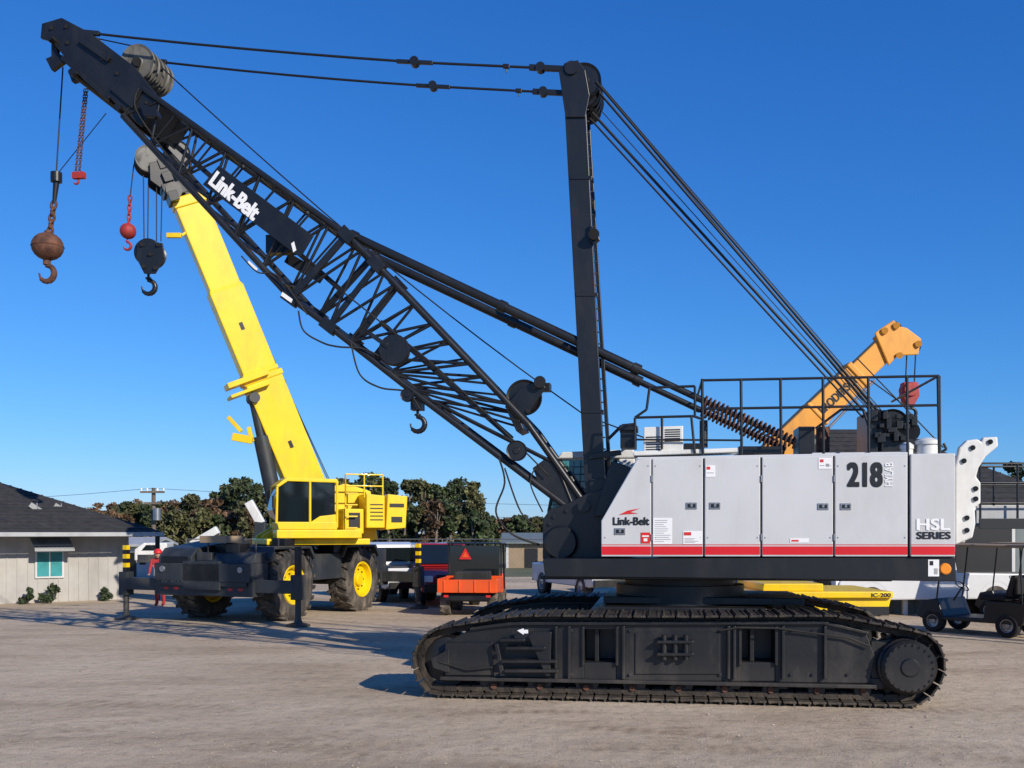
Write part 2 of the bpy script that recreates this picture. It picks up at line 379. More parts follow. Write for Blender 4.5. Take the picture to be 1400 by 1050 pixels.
for x,y in ((938,687),(970,687),(1118,688),(1149,688),(840,722)):
    px_ext(lt,[(x,y),(x+15,y),(x+15,y+9),(x,y+9)],.888,.9)
    px_ext(cr('latch_recess',BLKD),[(x+2,y+2),(x+13,y+2),(x+13,y+7),(x+2,y+7)],.885,.889)
    px_ext(lt,[(x+6,y+1),(x+9,y+1),(x+9,y+6),(x+6,y+6)],.880,.886)
hg=cr('panel_hinges',STL)
for x in (891,1040.7,1140.2):
    for y in (650,730): hg.cyl(C(x,y,.893),C(x,y+9,.893),.010,seg=8)
rv=cr('panel_screws',STL)
for a,b in ((823,890),(892,961),(963.5,1039.5),(1042,1139),(1141.5,1241)):
    for x in (a+4,b-4):
        for y in ((735,) if x<860 else (637,735)): rv.cyl(C(x,y,.894),C(x,y,.9),.009,seg=8)
cr('side_marker_lamp',LAMP).lathe(C(1293,778,.9),N,[(.001,0),(.06,0),(.075,.015),(.08,.04)],20)
# ---- boom
bm_=cr('boom_chords',BLK);bl_=cr('boom_lacing',BLK)
VN,VF=1.72,3.02
dV=N*(VF-VN)
top=[(196,122),(475,322),(515,362),(722,580),(799,688)]
bot=[(168,158),(398,408),(450,446),(560,532),(788,703)]
T=[C(x,y,VN) for x,y in top];Bm=[C(x,y,VN) for x,y in bot]
for P in (T,Bm):
    for i in range(len(P)-1):
        for o in (V((0,0,0)),dV): bm_.cyl(P[i]+o,P[i+1]+o,.050,seg=12)
def bays(i0,k,rr=.023):
    A0,A1,B0,B1=T[i0],T[i0+1],Bm[i0],Bm[i0+1]
    for j in range(k):
        a0=A0.lerp(A1,j/k);a1=A0.lerp(A1,(j+1)/k);b0=B0.lerp(B1,j/k);b1=B0.lerp(B1,(j+1)/k)
        am=a0.lerp(a1,.5)
        for o in (V((0,0,0)),dV):
            bl_.cyl(b0+o,am+o,rr,seg=8);bl_.cyl(am+o,b1+o,rr,seg=8);bl_.cyl(b0+o,a0+o,rr*.8,seg=8)
        for p,q in ((a0,a1),(b0,b1)):
            bl_.cyl(p,q+dV,rr,seg=8) if j%2 else bl_.cyl(p+dV,q,rr,seg=8)
            bl_.cyl(p,p+dV,rr,seg=8)
bays(0,6);bays(1,1);bays(2,4);bays(3,1)
for P in (T,Bm):
    bm_.cyl(P[1],P[1]+dV,.05);bm_.cyl(P[2],P[2]+dV,.05)
cl=cr('boom_section_joints',BLK,.006)
for P,i in ((T,1),(T,2),(Bm,1),(Bm,2)):
    d=(P[i+1]-P[i]).normalized()
    for o in (V((0,0,0)),dV): cl.box(P[i]+o,d*.13,N*.07,d.cross(N)*.085)
cl.beam(T[1]+Z*.02,Bm[1],.1,.06,N);cl.beam(T[2],Bm[2],.08,.06,N)
cl.beam(T[1]+dV,Bm[1]+dV,.1,.06,N);cl.beam(T[2]+dV,Bm[2]+dV,.08,.06,N)
for o in (0,1.3-.06):
    px_ext(cl,[(752,622),(762,634),(800,682),(808,694),(792,708),(738,664),(728,640)],VN+o,VN+o+.05) if o==0 else px_ext(cl,[(780,658),(800,682),(808,694),(792,708),(764,686)],VN+o,VN+o+.05)
sp=cr('boom_sign_panel',BLK,.006)
px_ext(sp,[(299,226),(428,322),(410,352),(277,252)],1.60,1.64)
for a in ((310,262),(400,325)): sp.beam(C(*a,1.64),C(*a,1.75),.06)
text(cr,'boom_sign_lettering','Link-Belt',C(284,251,1.595),C(346,303,1.595),C(297,233,1.595),WHTC,.05)
px_ext(cr('boom_decals',WHTC),[(340,356),(352,367),(350,372),(338,361)],1.64,1.65)
px_ext(cr('boom_decals',WHTC),[(386,399),(400,409),(398,414),(384,404)],1.64,1.65)
px_ext(cr('boom_decals',WHTC),[(398,333),(402,330),(405,342),(401,345)],1.592,1.596)
hd=cr('boom_head',BLK,.015)
for v in (1.72,1.95,2.72,2.96):
    px_ext(hd,[(57,32),(84,24),(122,44),(185,92),(222,140),(192,172),(150,134),(100,92),(70,56),(55,52)],v,v+.06)
px_ext(hd,[(60,34),(84,26),(112,42),(98,72),(72,56)],1.79,2.95)
px_ext(hd,[(178,112),(214,136),(192,168),(160,140)],1.79,2.95)
px_ext(hd,[(62,80),(80,72),(86,84),(70,96)],1.8,1.9);hd.beam(C(76,60,1.85),C(76,84,1.85),.1)
px_ext(hd,[(92,96),(104,92),(110,108),(98,112)],1.8,1.9);hd.beam(C(104,84,1.85),C(101,100,1.85),.08)
for x,y in ((66,50),(98,98),(160,146)): hd.cyl(C(x,y,1.6),C(x,y,1.6)+N*1.6,.06)
for x,y in ((70,38),(90,36),(92,58),(118,60),(140,80),(160,100),(180,120),(200,140)): hd.cyl(C(x,y,1.69),C(x,y,1.72),.028,seg=8)
px_ext(hd,[(110,50),(150,78),(146,84),(106,56)],1.66,1.72);px_ext(hd,[(84,74),(150,132),(146,137),(82,80)],1.66,1.72)
shv=cr('boom_head_sheaves',SHV);shb=cr('boom_head_sheave_rims',BLK)
def sheave(mb,c,r,w=.06,seg=32):
    mb.lathe(c,N,[(.001,0),(r*.3,0),(r*.35,w*.2),(r*.85,w*.2),(r,0),(r,w*.1),(r*.9,w*.5),(r,w*.9),(r,w),(r*.85,w*.8),(r*.35,w*.8),(r*.3,w),(.001,w)],seg)
for k in range(5):
    sheave(shv,C(187,84,2.0)+N*(k*.16),.28,.07)
    sheave(shv,C(124,66,2.0)+N*(k*.16),.2,.07)
for v in (1.97,2.82): hd.beam(C(187,84,v),C(178,122,v),.12,.04,N)
hd.cyl(C(187,84,1.9),C(187,84,2.9),.07);hd.cyl(C(124,66,1.9),C(124,66,2.9),.05)
px_ext(hd,[(166,100),(196,120),(180,148),(150,122)],1.68,1.72)
bx=cr('boom_fittings',BLK,.008)
bx.lathe(C(538,478,1.62),N,[(.001,0),(.22,0),(.235,.02),(.235,.1),(.001,.11)],28)
px_ext(bx,[(505,452),(530,470),(528,476),(503,458)],1.6,1.66)
sheave(bx,C(716,543,2.1),.27,.10);sheave(bx,C(716,543,2.5),.27,.10)
for v in (2.0,2.28,2.66): px_ext(bx,[(690,556),(712,530),(738,520),(746,530),(722,566),(706,578)],v,v+.05)
for x,y in ((700,552),(722,562),(730,530)): bx.cyl(C(x,y,1.97),C(x,y,2.72),.035,seg=10)
bx.cyl(C(738,522,1.9),C(738,522,2.8),.09);bx.box(C(746,530,2.2),U*.08,N*.1,Z*.06)
px_ext(bx,[(692,560),(706,590),(716,586),(702,556)],2.0,2.7)
sheave(bx,C(706,616,1.6),.15,.08);sheave(bx,C(706,616,2.9),.15,.08)
sheave(bx,C(556,540,1.6),.10,.06)
px_ext(bx,[(190,140),(214,150),(218,160),(196,158)],1.6,1.7)
bx.box(C(385,335,1.9),U*.22,N*.1,Z*.14)
px_ext(bx,[(395,345),(440,372),(432,384),(388,358)],2.2,2.4)
hb=cr('stowed_hook_block',BLK,.005);hb.box(C(571,553,1.8),U*.09,N*.09,Z*.09);hook(hb,C(571,560,1.8),.22,N)
hb.tube([C(556,538,1.8),C(571,548,1.8)],.02)
for a,b in (((230,190),(470,400)),((520,440),(700,600))): bx.beam(C(*a,2.4),C(*b,2.4),.06,.08,Z)
hz=cr('boom_hoses',RUB)
def cv(pts,v,r,mb=hz,sub=6):
    P=[C(x,y,v) for x,y in pts];o=[]
    for i in range(len(P)-1):
        p0=P[max(i-1,0)];p1=P[i];p2=P[i+1];p3=P[min(i+2,len(P)-1)]
        for k in range(sub):
            t=k/sub;o.append(.5*((2*p1)+(p2-p0)*t+(2*p0-5*p1+4*p2-p3)*t*t+(3*p1-p0-3*p2+p3)*t**3))
    o.append(P[-1]);mb.tube(o,r,6)
cv([(408,425),(415,452),(440,468),(462,474),(500,478),(540,500)],1.65,.014)
cv([(480,470),(492,512),(520,530),(556,536),(575,560)],1.65,.014)
cv([(682,625),(690,660),(678,700),(700,730),(738,745)],1.65,.016)
cv([(690,640),(712,700),(735,720)],1.65,.014)
cv([(330,350),(352,372),(380,378),(420,430)],1.62,.012)
cv([(735,635),(725,660),(742,700)],1.65,.012)
cv([(190,120),(186,150),(230,215)],1.66,.012)
cv([(470,400),(520,440),(600,505),(700,600),(750,650)],1.64,.012)
# ---- mast
ms=cr('gantry_mast',BLK,.012)
for v0,v1 in ((1.75,1.98),(2.82,3.05)):
    px_ext(ms,[(771,130),(800,130),(826,640),(829,694),(802,700),(796,600)],v0,v1)
    px_ext(ms,[(764,98),(772,86),(790,82),(800,96),(806,130),(800,160),(773,160)],v0-.03,v0)
    px_ext(ms,[(764,98),(772,86),(790,82),(800,96),(806,130),(800,160),(773,160)],v1,v1+.03)
    ms.lathe(C(781,92,v0-.06),N,[(.001,0),(.1,0),(.1,.05)],20)
for y in range(180,690,62):
    x=787+(y-130)*.048;ms.cyl(C(x,y,1.9),C(x,y,1.9)+N*1.1,.045)
for y in range(150,690,16):
    x=800+(y-130)*.05;ms.beam(C(x,y,2.0),C(x+4,y,2.0)+N*.01,.03,.02)
for y in (240,400,560): px_ext(ms,[(774+(y-130)*.049,y),(804+(y-130)*.05,y),(804+(y-130)*.05,y+5),(774+(y-130)*.049,y+5)],1.738,1.75)
px_ext(ms,[(801,160),(806,160),(836,650),(831,650)],2.84,3.0)
ms.cyl(C(812,320,1.6),C(812,320,1.75),.08)
px_ext(ms,[(806,306),(816,316),(820,328),(812,334),(806,330)],1.68,1.74)
px_ext(ms,[(804,620),(848,615),(850,622),(806,628)],1.7,1.74)
for k in range(7): sheave(ms,C(797,110,1.98)+N*k*.13,.27,.09)
ms.cyl(C(797,110,1.75),C(797,110,3.0),.07)
for k in range(4): sheave(ms,C(801,128,2.05)+N*k*.2,.2,.09)
ms.box(C(818,672,1.85),U*.12,N*.15,Z*.18)
# ---- pendants
pd=cr('boom_pendants',ROPE)
def rope(a,b,r,mb=pd,sag=0.,n=1):
    pts=[a.lerp(b,i/n)-Z*(sag*4*(i/n)*(1-i/n)) for i in range(n+1)];mb.tube(pts,r,8)
pa=(C(112,44,1.8),C(567,85,1.8),C(762,94,1.8));rope(pa[0],pa[1],.020,sag=.03,n=6);rope(pa[1],pa[2],.020)
pb=(C(205,83,2.9),C(592,118,2.9),C(764,127,2.9));rope(pb[0],pb[1],.020,sag=.03,n=6);rope(pb[1],pb[2],.020)
lk=cr('pendant_links',BLK,.006)
for q in (pa,pb):
    d=(q[2]-q[1]).normalized()
    lk.cyl(q[1]-N*.06,q[1]+N*.06,.07);lk.beam(q[1]-d*.28,q[1]+d*.28,.05,.055);lk.beam(q[2]-d*.42,q[2]+d*.1,.06,.08);lk.cyl(q[2]-d*.25-N*.06,q[2]-d*.25+N*.06,.07)
    lk.beam(q[1]+d*1.35,q[1]+d*1.45,.05,.06);lk.cyl(q[1]+d*1.4,q[1]+d*1.4-Z*.09,.01)
    lk.beam(q[0],q[0]+(q[1]-q[0]).normalized()*.3,.06,.07)
rr=cr('boom_hoist_ropes',ROPE)
for k,(a,b,v,r) in enumerate([((815,112),(1212,575),2.0,.019),((812,118),(1206,575),2.15,.019),((806,150),(1192,574),2.3,.022),((803,158),(1190,582),2.45,.016),((818,112),(1230,590),2.6,.008),((822,120),(1222,590),2.7,.008),((826,125),(1216,592),2.8,.008),((812,140),(1205,580),2.9,.008)]):
    rope(C(*a,v),C(*b,v),r,rr)
rope(C(1172,490,2.4),C(1290,612,2.4),.010,rr);rope(C(1190,520,2.6),C(1245,560,2.6),.010,rr)
hl=cr('hoist_ropes',ROPE)
rope(C(212,84,2.3),C(440,288,2.3),.011,hl,sag=.02,n=4);rope(C(440,288,2.3),C(800,568,2.3),.011,hl,sag=.08,n=8);rope(C(800,568,2.3),C(885,600,2.3),.011,hl)
rope(C(130,52,2.2),C(187,64,2.2),.011,hl)
# ---- backstops
bs=cr('boom_backstops',BLK)
for v in (1.85,3.0):
    a,b,c,e=[C(x,y,1.85)+N*(v-1.85) for x,y in ((472,318),(870,505),(962,548),(1088,606))]
    bs.cyl(a,b,.070,seg=18);bs.cyl(b,c,.05,seg=14);bs.cyl(c,e,.038,seg=12)
    d=(b-a).normalized()
    for t in (.03,.55,.82,1.): q=a.lerp(b,t);bs.cyl(q-d*.06,q+d*.06,.088,seg=18)
    sx=d.cross(N).normalized();pts=[]
    for i in range(22*10):
        t=i/(22*10-1);an=i/10*2*math.pi;pts.append(c.lerp(e,t)+(N*math.cos(an)+sx*math.sin(an))*.08)
    cr('backstop_springs',RUST).tube(pts,.015,5)
# ---- tip hooks
hk=cr('headache_ball',RUST)
rope(C(86,92,2.2),C(77,236,2.2),.012,hl)
st2=cr('rope_socket',BLK);st2.cyl(C(77,236,2.2),C(77,249,2.2),.09);st2.cyl(C(77,249,2.2),C(74,278,2.2),.05,.03)
chain(hk,C(74,276,2.2),C(68,320,2.2),.13,.024)
hk.sphere(C(65,337,2.2),.25,.9,28);hk.lathe(C(65,337,2.2),Z,[(.252,-.012),(.258,0),(.252,.012)],28);hk.cyl(C(66,316,2.2),C(64,362,2.2),.06)
hook(hk,C(64,352,2.2),.26,N)
rc=cr('rigging_chain',RUST);chain(rc,C(119,122,1.9),C(108,240,1.9),.06,.007);chain(rc,C(116,122,1.9),C(103,240,1.9),.06,.007)
cr('chain_hooks',REDB,.01).box(C(108,240,1.9),U*.1,N*.04,Z*.05);hook(cr('chain_hooks',REDB),C(104,240,1.9),.09,N)
rope(C(145,155,1.9),C(80,236,2.2),.007,hl)
# ---- railings and roof gear
rl=cr('guard_rails',BLK)
def rails(pts,v,r=.018): rl.tube([C(x,y,v) for x,y in pts],r,8)
for v in (1.0,3.7):
    rails([(960,520),(1282,514)],v);rails([(960,559),(1283,554)],v)
    for x in (960,1013,1067,1125,1187,1240,1284): rails([(x,518-(x-960)*.012),(x+1,622)],v,.020)
    rails([(868,571),(948,569),(960,573)],v);rails([(888,530),(950,528),(950,570)],v);rails([(868,571),(868,612)],v);rails([(905,570),(905,614)],v);rails([(945,568),(950,620)],v);rails([(868,601),(1012,602)],v,.014)
rails([(1282,514),(1284,620),(1294,614),(1290,606)],1.0);rl.tube([C(960,520,1.0),C(960,520,1.0)+N*2.7],.018,8);rl.tube([C(1283,514,1.0),C(1283,514,1.0)+N*2.7],.018,8)
rails([(888,530),(884,560),(868,571)],1.0)
gr=cr('roof_equipment',WHT,.012)
px_ext(gr,[(880,584),(934,582),(934,618),(880,620)],1.05,1.6);px_ext(gr,[(866,617),(1010,612),(1010,618),(866,623)],1.02,1.5)
sl=cr('equipment_louvres',BLKD)
for k in range(6):
    px_ext(sl,[(883,597+k*3.4),(905,596.5+k*3.4),(905,598+k*3.4),(883,598.5+k*3.4)],1.044,1.05);px_ext(sl,[(909,587+k*3.0),(930,586.5+k*3.),(930,588+k*3.),(909,588.5+k*3.)],1.044,1.05)
for x,y,r in ((1240,618,.08),(1268,612,.14)):
    q=C(x,y+10,1.4);gr.cyl(q,q+Z*.14,r,seg=20);gr.lathe(q+Z*.14,Z,[(r*1.15,0),(r*1.15,.05),(r*.5,.09),(.001,.1)],20)
bk=cr('roof_machinery',BLK,.01)
for x0,x1,y0,y1,v0,v1 in ((848,870,585,612,1.3,1.7),(846,872,582,588,1.25,1.75),(1092,1114,583,620,1.8,2.4),(1190,1200,560,620,1.9,2.9),(1010,1070,610,620,1.7,2.6),(935,960,606,620,1.8,2.5),(1205,1262,600,618,1.9,2.9)):
    px_ext(bk,[(x0,y0),(x1,y0),(x1,y1),(x0,y1)],v0,v1)
for k in range(5): sheave(bk,C(1220,582,1.9)+N*k*.2,.24,.12)
bk.cyl(C(1220,582,1.85),C(1220,582,2.95),.12);bk.cyl(C(1244,590,1.9),C(1244,590,2.9),.14);bk.cyl(C(1200,566,1.9),C(1200,566,2.9),.07)
for k in range(12): bk.box(C(1194+k*5,R(564,602),1.85),U*R(.03,.07),N*.06,Z*R(.03,.08))
for k in range(6): an=k*math.pi/3;bk.box(C(1220,582,1.84)+U*math.cos(an)*.15+Z*math.sin(an)*.15,U*.03,N*.03,Z*.03)
bk.tube([C(832,600,1.7),C(850,582,1.7),C(870,580,1.7)],.025);bk.cyl(C(962,575,2.1),C(962,612,2.1),.06)
for v in (1.5,2.2): bk.tube([C(1115,586,v),C(1150,560,v),C(1180,560,v),C(1190,590,v)],.02)
cr('exhaust_stack',RUST).cyl(C(1125,618,2.8),C(1125,584,2.8),.10)
cw=cr('counterweight_bracket',WHT,.02)
for v in (1.5,3.0):
    px_ext(cw,[(1306,640),(1312,612),(1322,602),(1336,600),(1342,604),(1344,598),(1364,597),(1365,610),(1348,624),(1338,640),(1335,652),(1341,660),(1341,688),(1333,694),(1334,716),(1330,735),(1306,745)],v,v+.12)
px_ext(cw,[(1307,650),(1320,650),(1320,742),(1307,742)],1.62,3.0)
for x,y in ((1330,612),(1354,604),(1318,630),(1334,668),(1334,682),(1322,708),(1322,725)): cr('bracket_pins',BLKD).cyl(C(x,y,1.47),C(x,y,1.5),.035)
cr.done()

# =====================================================  YELLOW ROUGH TERRAIN CRANE
rt=Grp('rough_terrain_crane',(-6.18,27.5,0))
f=Fr((-6.18,27.5,0),(-.38,-.925,0))
def wheel(g,c,ax,r,w,rim,tag='wheels',lugs=0,tm=TYR):
    ax=V(ax).normalized();t=g(tag+'_tyres',tm);h=w/2
    t.lathe(c,ax,[(r*.56,-h*.85),(r*.62,-h),(r*.86,-h),(r*.96,-h*.85),(r,-h*.6),(r,h*.6),(r*.96,h*.85),(r*.86,h),(r*.62,h),(r*.56,h*.85)],36)
    x=ax.cross(Z).normalized()
    for i in range(lugs):
        for sgn in (-1,1):
            an=2*math.pi*(i+.5*(sgn>0))/lugs;rad=x*math.cos(an)+Z*math.sin(an);tg=ax.cross(rad)
            cc=c+rad*r*1.0+ax*sgn*h*.5
            t.box(cc,(ax*.9+tg*.35*sgn).normalized()*h*.5,tg*r*.05,rad*r*.035)
    m=g(tag+'_rims',rim)
    for sg in (-1,1):
        m.lathe(c,ax*sg,[(r*.57,h*.84),(r*.55,h*.9),(r*.50,h*.86),(r*.46,h*.45),(r*.22,h*.40),(r*.20,h*.62),(r*.16,h*.68),(.001,h*.68)],28)
        d=g(tag+'_hub_bolts',BLKD)
        for i in range(8):
            an=i*math.pi/4;q=c+ax*sg*h*.42+(x*math.cos(an)+Z*math.sin(an))*r*.31;d.cyl(q,q+ax*sg*.03,r*.025,seg=6)
for x in (1.65,-1.65):
    for y in (1.22,-1.22): wheel(rt,f.p(x,y,.88),f.y,.88,.68,YEL,lugs=20)
    rt('axles',CGR).cyl(f.p(x,-1.1,.88),f.p(x,1.1,.88),.16)
cg_=rt('carrier_frame',CGR,.02)
cg_.fbox(f,-3.2,3.3,-.55,.55,.8,1.5)
cg_.fbox(f,-.75,.75,-1.4,1.4,.95,1.62)
cg_.fbox(f,2.55,3.3,-1.4,1.4,1.0,1.45);cg_.fbox(f,-3.2,-2.55,-1.4,1.4,1.0,1.7)
for y0,y1 in ((-1.5,-.6),(.6,1.5)):
    for xc in (1.65,-1.65):
        cg_.fprof(f,[(xc-1.0,1.55),(xc-.8,1.84),(xc+.8,1.84),(xc+1.0,1.55),(xc+.95,1.50),(xc+.75,1.77),(xc-.75,1.77),(xc-.95,1.5)],y0,y1)
cg_.fprof(f,[(.9,1.45),(.9,1.98),(1.6,1.98),(3.0,1.80),(3.2,1.6),(3.2,1.45)],-1.35,-.35)
cg_.fprof(f,[(2.2,1.45),(2.2,1.74),(3.0,1.68),(3.15,1.45)],.2,1.38)
cg_.fbox(f,1.0,3.1,-.3,.15,1.5,1.7)
for k in range(5): rt('hood_grille',BLKD).fbox(f,3.202,3.215,-1.25,-.45,1.47+k*.03,1.485+k*.03)
for a,b in (((2.9,1.3,1.45),(2.9,1.3,1.95)),((2.0,1.3,1.84),(2.0,1.3,2.05)),((2.9,-.1,1.7),(2.9,-.1,2.1))): rt('deck_handrails',CGR).cyl(f.p(*a),f.p(*b),.02)
for x,y,z in ((2.6,.55,1.8),(2.2,-.1,1.78),(1.2,.9,1.92),(.6,.1,1.75),(-.6,1.2,1.75)): rt('deck_machinery',BLK,.02).fbox(f,x-.2,x+.22,y-.2,y+.2,z-.12,z+.12)
rt('stowed_timber',TAN,.01).fbox(f,2.3,3.0,-.28,.5,1.93,2.1)
cg_.cyl(f.p(0,0,1.5),f.p(0,0,1.85),.8,seg=32)
ob=rt('outrigger_beams',CGR,.015);oj=rt('outrigger_jacks',CGR);oy=rt('jack_stripes',YEL);obk=rt('jack_stripes_black',BLKD)
for xx in (3.0,-3.0):
    ob.fbox(f,xx-.22,xx+.22,-1.45,1.45,.66,1.16);ob.fbox(f,xx-.14,xx+.14,-2.5,2.5,.76,1.06)
    for y in (-2.55,2.55):
        oj.cyl(f.p(xx,y,.12),f.p(xx,y,1.0),.07);ob.fbox(f,xx-.13,xx+.13,y-.13,y+.13,.62,1.2)
        for k in range(6): (oy if (k%2 and xx*y<0) else obk).fbox(f,xx-.06,xx+.06,y-.06,y+.06,1.2+k*.11,1.2+(k+1)*.11)
        oj.lathe(f.p(xx,y,.0),Z,[(.001,.0),(.28,0.0),(.28,.05),(.1,.1),(.08,.16)],20)
for y in (-1.1,-.8,.8,1.1): 
    rt('outrigger_reflectors',REDD).fbox(f,3.222,3.226,y-.07,y+.07,.8,.86)
rt('bumper_plate',CGR,.01).fbox(f,3.226,3.28,-1.3,1.3,.9,1.12)
text(rt,'bumper_lettering','80-6790',f.p(3.29,-1.2,1.0),f.p(3.29,-.5,1.0),f.p(3.29,-1.2,1.1),WHTC,.02)
for y in (-1.15,1.15): rt('headlamps',STL).lathe(f.p(3.3,y,1.3),f.x,[(.001,.03),(.07,.03),(.08,0)],16)
t=Fr((-5.6,27.6,0),(-.92,-.39,0))
tb=rt('turret_body',YEL,.025)
tb.fprof(t,[(1.2,1.86),(1.2,2.1),(.5,2.5),(-.4,3.3),(-1.0,3.5),(-1.7,3.3),(-1.9,2.0),(-1.2,1.86)],.42,.52)
tb.fprof(t,[(1.2,1.86),(1.2,2.1),(.5,2.5),(-.4,3.3),(-1.0,3.5),(-1.7,3.3),(-1.9,2.0),(-1.2,1.86)],-.52,-.42)
tb.fbox(t,-1.5,1.2,-1.2,1.2,1.86,2.02)
tb.fprof(t,[(-2.45,2.3),(-2.5,3.15),(-1.95,3.2),(-1.9,2.25)],-1.35,1.3)
tb.fprof(t,[(-1.85,2.3),(-1.85,3.15),(-1.35,3.2),(-1.35,2.3)],.56,1.38)
tb.fprof(t,[(-1.3,2.15),(-1.3,2.8),(-.75,2.8),(-.75,2.15)],.56,1.3)
tb.fprof(t,[(-1.85,2.3),(-1.85,3.05),(-.5,3.05),(-.5,2.3)],-1.4,-.56)
tb.fbox(t,-1.2,1.0,.9,1.5,2.03,2.25)
tr=rt('turret_rails',YEL)
for x in (-1.8,-1.3,-.8): tr.cyl(t.p(x,1.35,3.1),t.p(x,1.35,3.7),.02)
tr.cyl(t.p(-1.8,1.35,3.7),t.p(-.8,1.35,3.7),.02);tr.cyl(t.p(-1.8,1.35,3.4),t.p(-.8,1.35,3.4),.02);tr.cyl(t.p(-.8,1.35,2.3),t.p(-.8,1.35,3.7),.02)
for z in (2.3,2.6,2.9,3.2): tr.cyl(t.p(-1.1,1.42,z),t.p(-.8,1.42,z),.02)
sg=rt('turret_grilles',BLKD)
for k in range(5): sg.fbox(t,-1.8,-1.45,1.382,1.39,2.5+k*.1,2.53+k*.1)
sg.fbox(t,-2.35,-2.05,1.302,1.31,2.45,2.6);sg.fbox(t,-1.2,-.9,1.302,1.31,2.3,2.7)
rt('turret_decals',BLKD).fbox(t,-2.4,-2.0,1.302,1.308,2.85,2.95)
cy=rt('cab_shell',YEL,.02)
cy.fprof(t,[(-.6,3.46),(-.55,3.56),(.75,3.58),(1.02,3.36),(.95,3.32),(.72,3.48)],.6,1.5)
cy.fprof(t,[(-.55,2.25),(-.55,2.45),(1.0,2.45),(.95,2.25)],.6,1.5)
for a,b in (((-.55,2.3),(-.55,3.5)),((.15,2.3),(.15,3.5)),((1.0,2.4),(.98,3.34))):
    for y in (.63,1.47): cy.beam(t.p(a[0],y,a[1]),t.p(b[0],y,b[1]),.06,.06)
cy.fprof(t,[(-.52,2.3),(-.52,2.65),(-.1,2.6),(.13,2.45),(.13,2.3)],1.43,1.49)
rt('cab_glazing',GLS).fprof(t,[(-.5,2.4),(-.5,3.48),(.72,3.5),(.97,3.3),(1.1,2.75),(.93,2.4)],.64,1.44)
rt('mirror',BLK).beam(t.p(1.1,1.6,3.1),t.p(1.1,1.6,2.8),.14,.04);rt('mirror',BLK).cyl(t.p(1.0,1.45,3.2),t.p(1.1,1.6,3.1),.012)
b0=W(428,690,27.9);b1=W(252,262,26.2)
bd=(b1-b0).normalized();sdv=V((.39,-.92,0)).normalized()
upv=bd.cross(sdv).normalized()
if upv.x<0: upv=-upv
by=rt('telescopic_boom',YEL,.03);L=(b1-b0).length
def bs_(t0,t1,w,h,m=by): m.beam(b0+bd*L*t0,b0+bd*L*t1,w,h,upv)
bs_(0,.42,.62,1.02);bs_(.42,.70,.54,.92);bs_(.70,.985,.46,.83)
bs_(.41,.428,.68,1.10);bs_(.43,.444,.60,.98);bs_(.695,.706,.50,.88);bs_(.955,.985,.54,.88)
cdl=rt('boom_side_decals',BLKD)
for tt in (.2,.58): q=b0+bd*L*tt+sdv*(.313 if tt<.4 else .273);cdl.box(q,bd*.10,upv*.05,sdv*.003)
hdm=rt('boom_head_black',BLK,.01)
q=b0+bd*L
for sy in (-.28,.28):
    hdm.ext([q+sdv*sy+upv*.38-bd*.1,q+sdv*sy+upv*.2+bd*.75,q+sdv*sy-upv*.6+bd*.8,q+sdv*sy-upv*.75+bd*.4,q+sdv*sy-upv*.4-bd*.1],sdv*.05)
hsv=rt('boom_head_sheaves',BLK);hsw=rt('boom_head_worn_sheave',SHV)
for k in range(4):
    for o,r in ((W(203,222,25.9),.34),(W(241,214,26.0),.32)): (hsw if k==3 and r>.33 else hsv).lathe(o+sdv*(k*.14-.2),sdv,[(.001,0),(r*.3,0),(r*.35,.02),(r*.85,.02),(r,0),(r*.9,.045),(r,.09),(r*.85,.07),(.001,.07)],28)
hdm.lathe(W(236,266,26.)+sdv*.3,sdv,[(.001,0),(.2,0),(.2,.1),(.001,.1)],20)
for x,y in ((215,240),(228,246),(222,228),(246,236),(228,262),(236,272)): hdm.box(W(x,y,25.9),sdv*.3,upv*.12,bd*.12)
hr=rt('hose_reel',BLK);qq=W(380,525,27.2);hr.lathe(qq,sdv,[(.001,-.1),(.2,-.1),(.2,.12),(.001,.12)],22)
by2=rt('boom_brackets',YEL,.01)
by2.beam(W(330,590,26.6),W(312,570,26.6),.1,.10);by2.beam(W(345,602,26.6),W(318,597,26.6),.12,.2);by2.beam(W(340,584,26.8),W(345,604,26.8),.1,.1);by2.beam(W(228,322,26),W(248,322,26),.1,.12);by2.beam(W(248,322,26),W(262,312,26.2),.06,.06)
by2.box(W(337,520,26.9),upv*.56,sdv*.36,bd*.07);by2.box(W(340,535,26.9),upv*.54,sdv*.38,bd*.04)
lc=rt('lift_cylinder',CGR);a=W(346,545,27.0);b=W(382,716,27.3);lc.cyl(b,a.lerp(b,.3),.21,seg=20);lc.cyl(a.lerp(b,.3),a,.12,seg=16);lc.cyl(a-sdv*.3,a+sdv*.3,.14)
bro=rt('load_ropes',ROPE)
for a,b in (((196,235),(197,330)),((203,235),(202,330)),((214,240),(214,330)),((222,240),(220,330)),((183,225),(178,268))): bro.tube([W(*a,25.7),W(*b,25.7)],.014,6)
bro.tube([W(262,270,26.6),W(365,470,27.),W(450,660,28)],.012,6);bro.tube([W(330,395,27.),W(456,668,28)],.012,6)
blk=rt('hook_block',BLK,.02)
for k in range(4): blk.lathe(W(205,347,25.7)+V((0,k*.12-.2,0)),V((0,1,0)),[(.001,0),(.30,0),(.34,.02),(.30,.045),(.34,.07),(.30,.09),(.001,.09)],26)
for yy in (25.42,25.98): blk.ext([W(188,332,yy),W(222,332,yy),W(225,352,yy),W(212,374,yy),W(197,374,yy),W(186,352,yy)],V((0,.05,0)))
for x,y in ((194,334),(216,334),(205,347),(196,364),(212,366)): blk.cyl(W(x,y,25.36),W(x,y,25.46),.05,seg=10)
hook(blk,W(203,374,25.7),.34,V((0,1,0)))
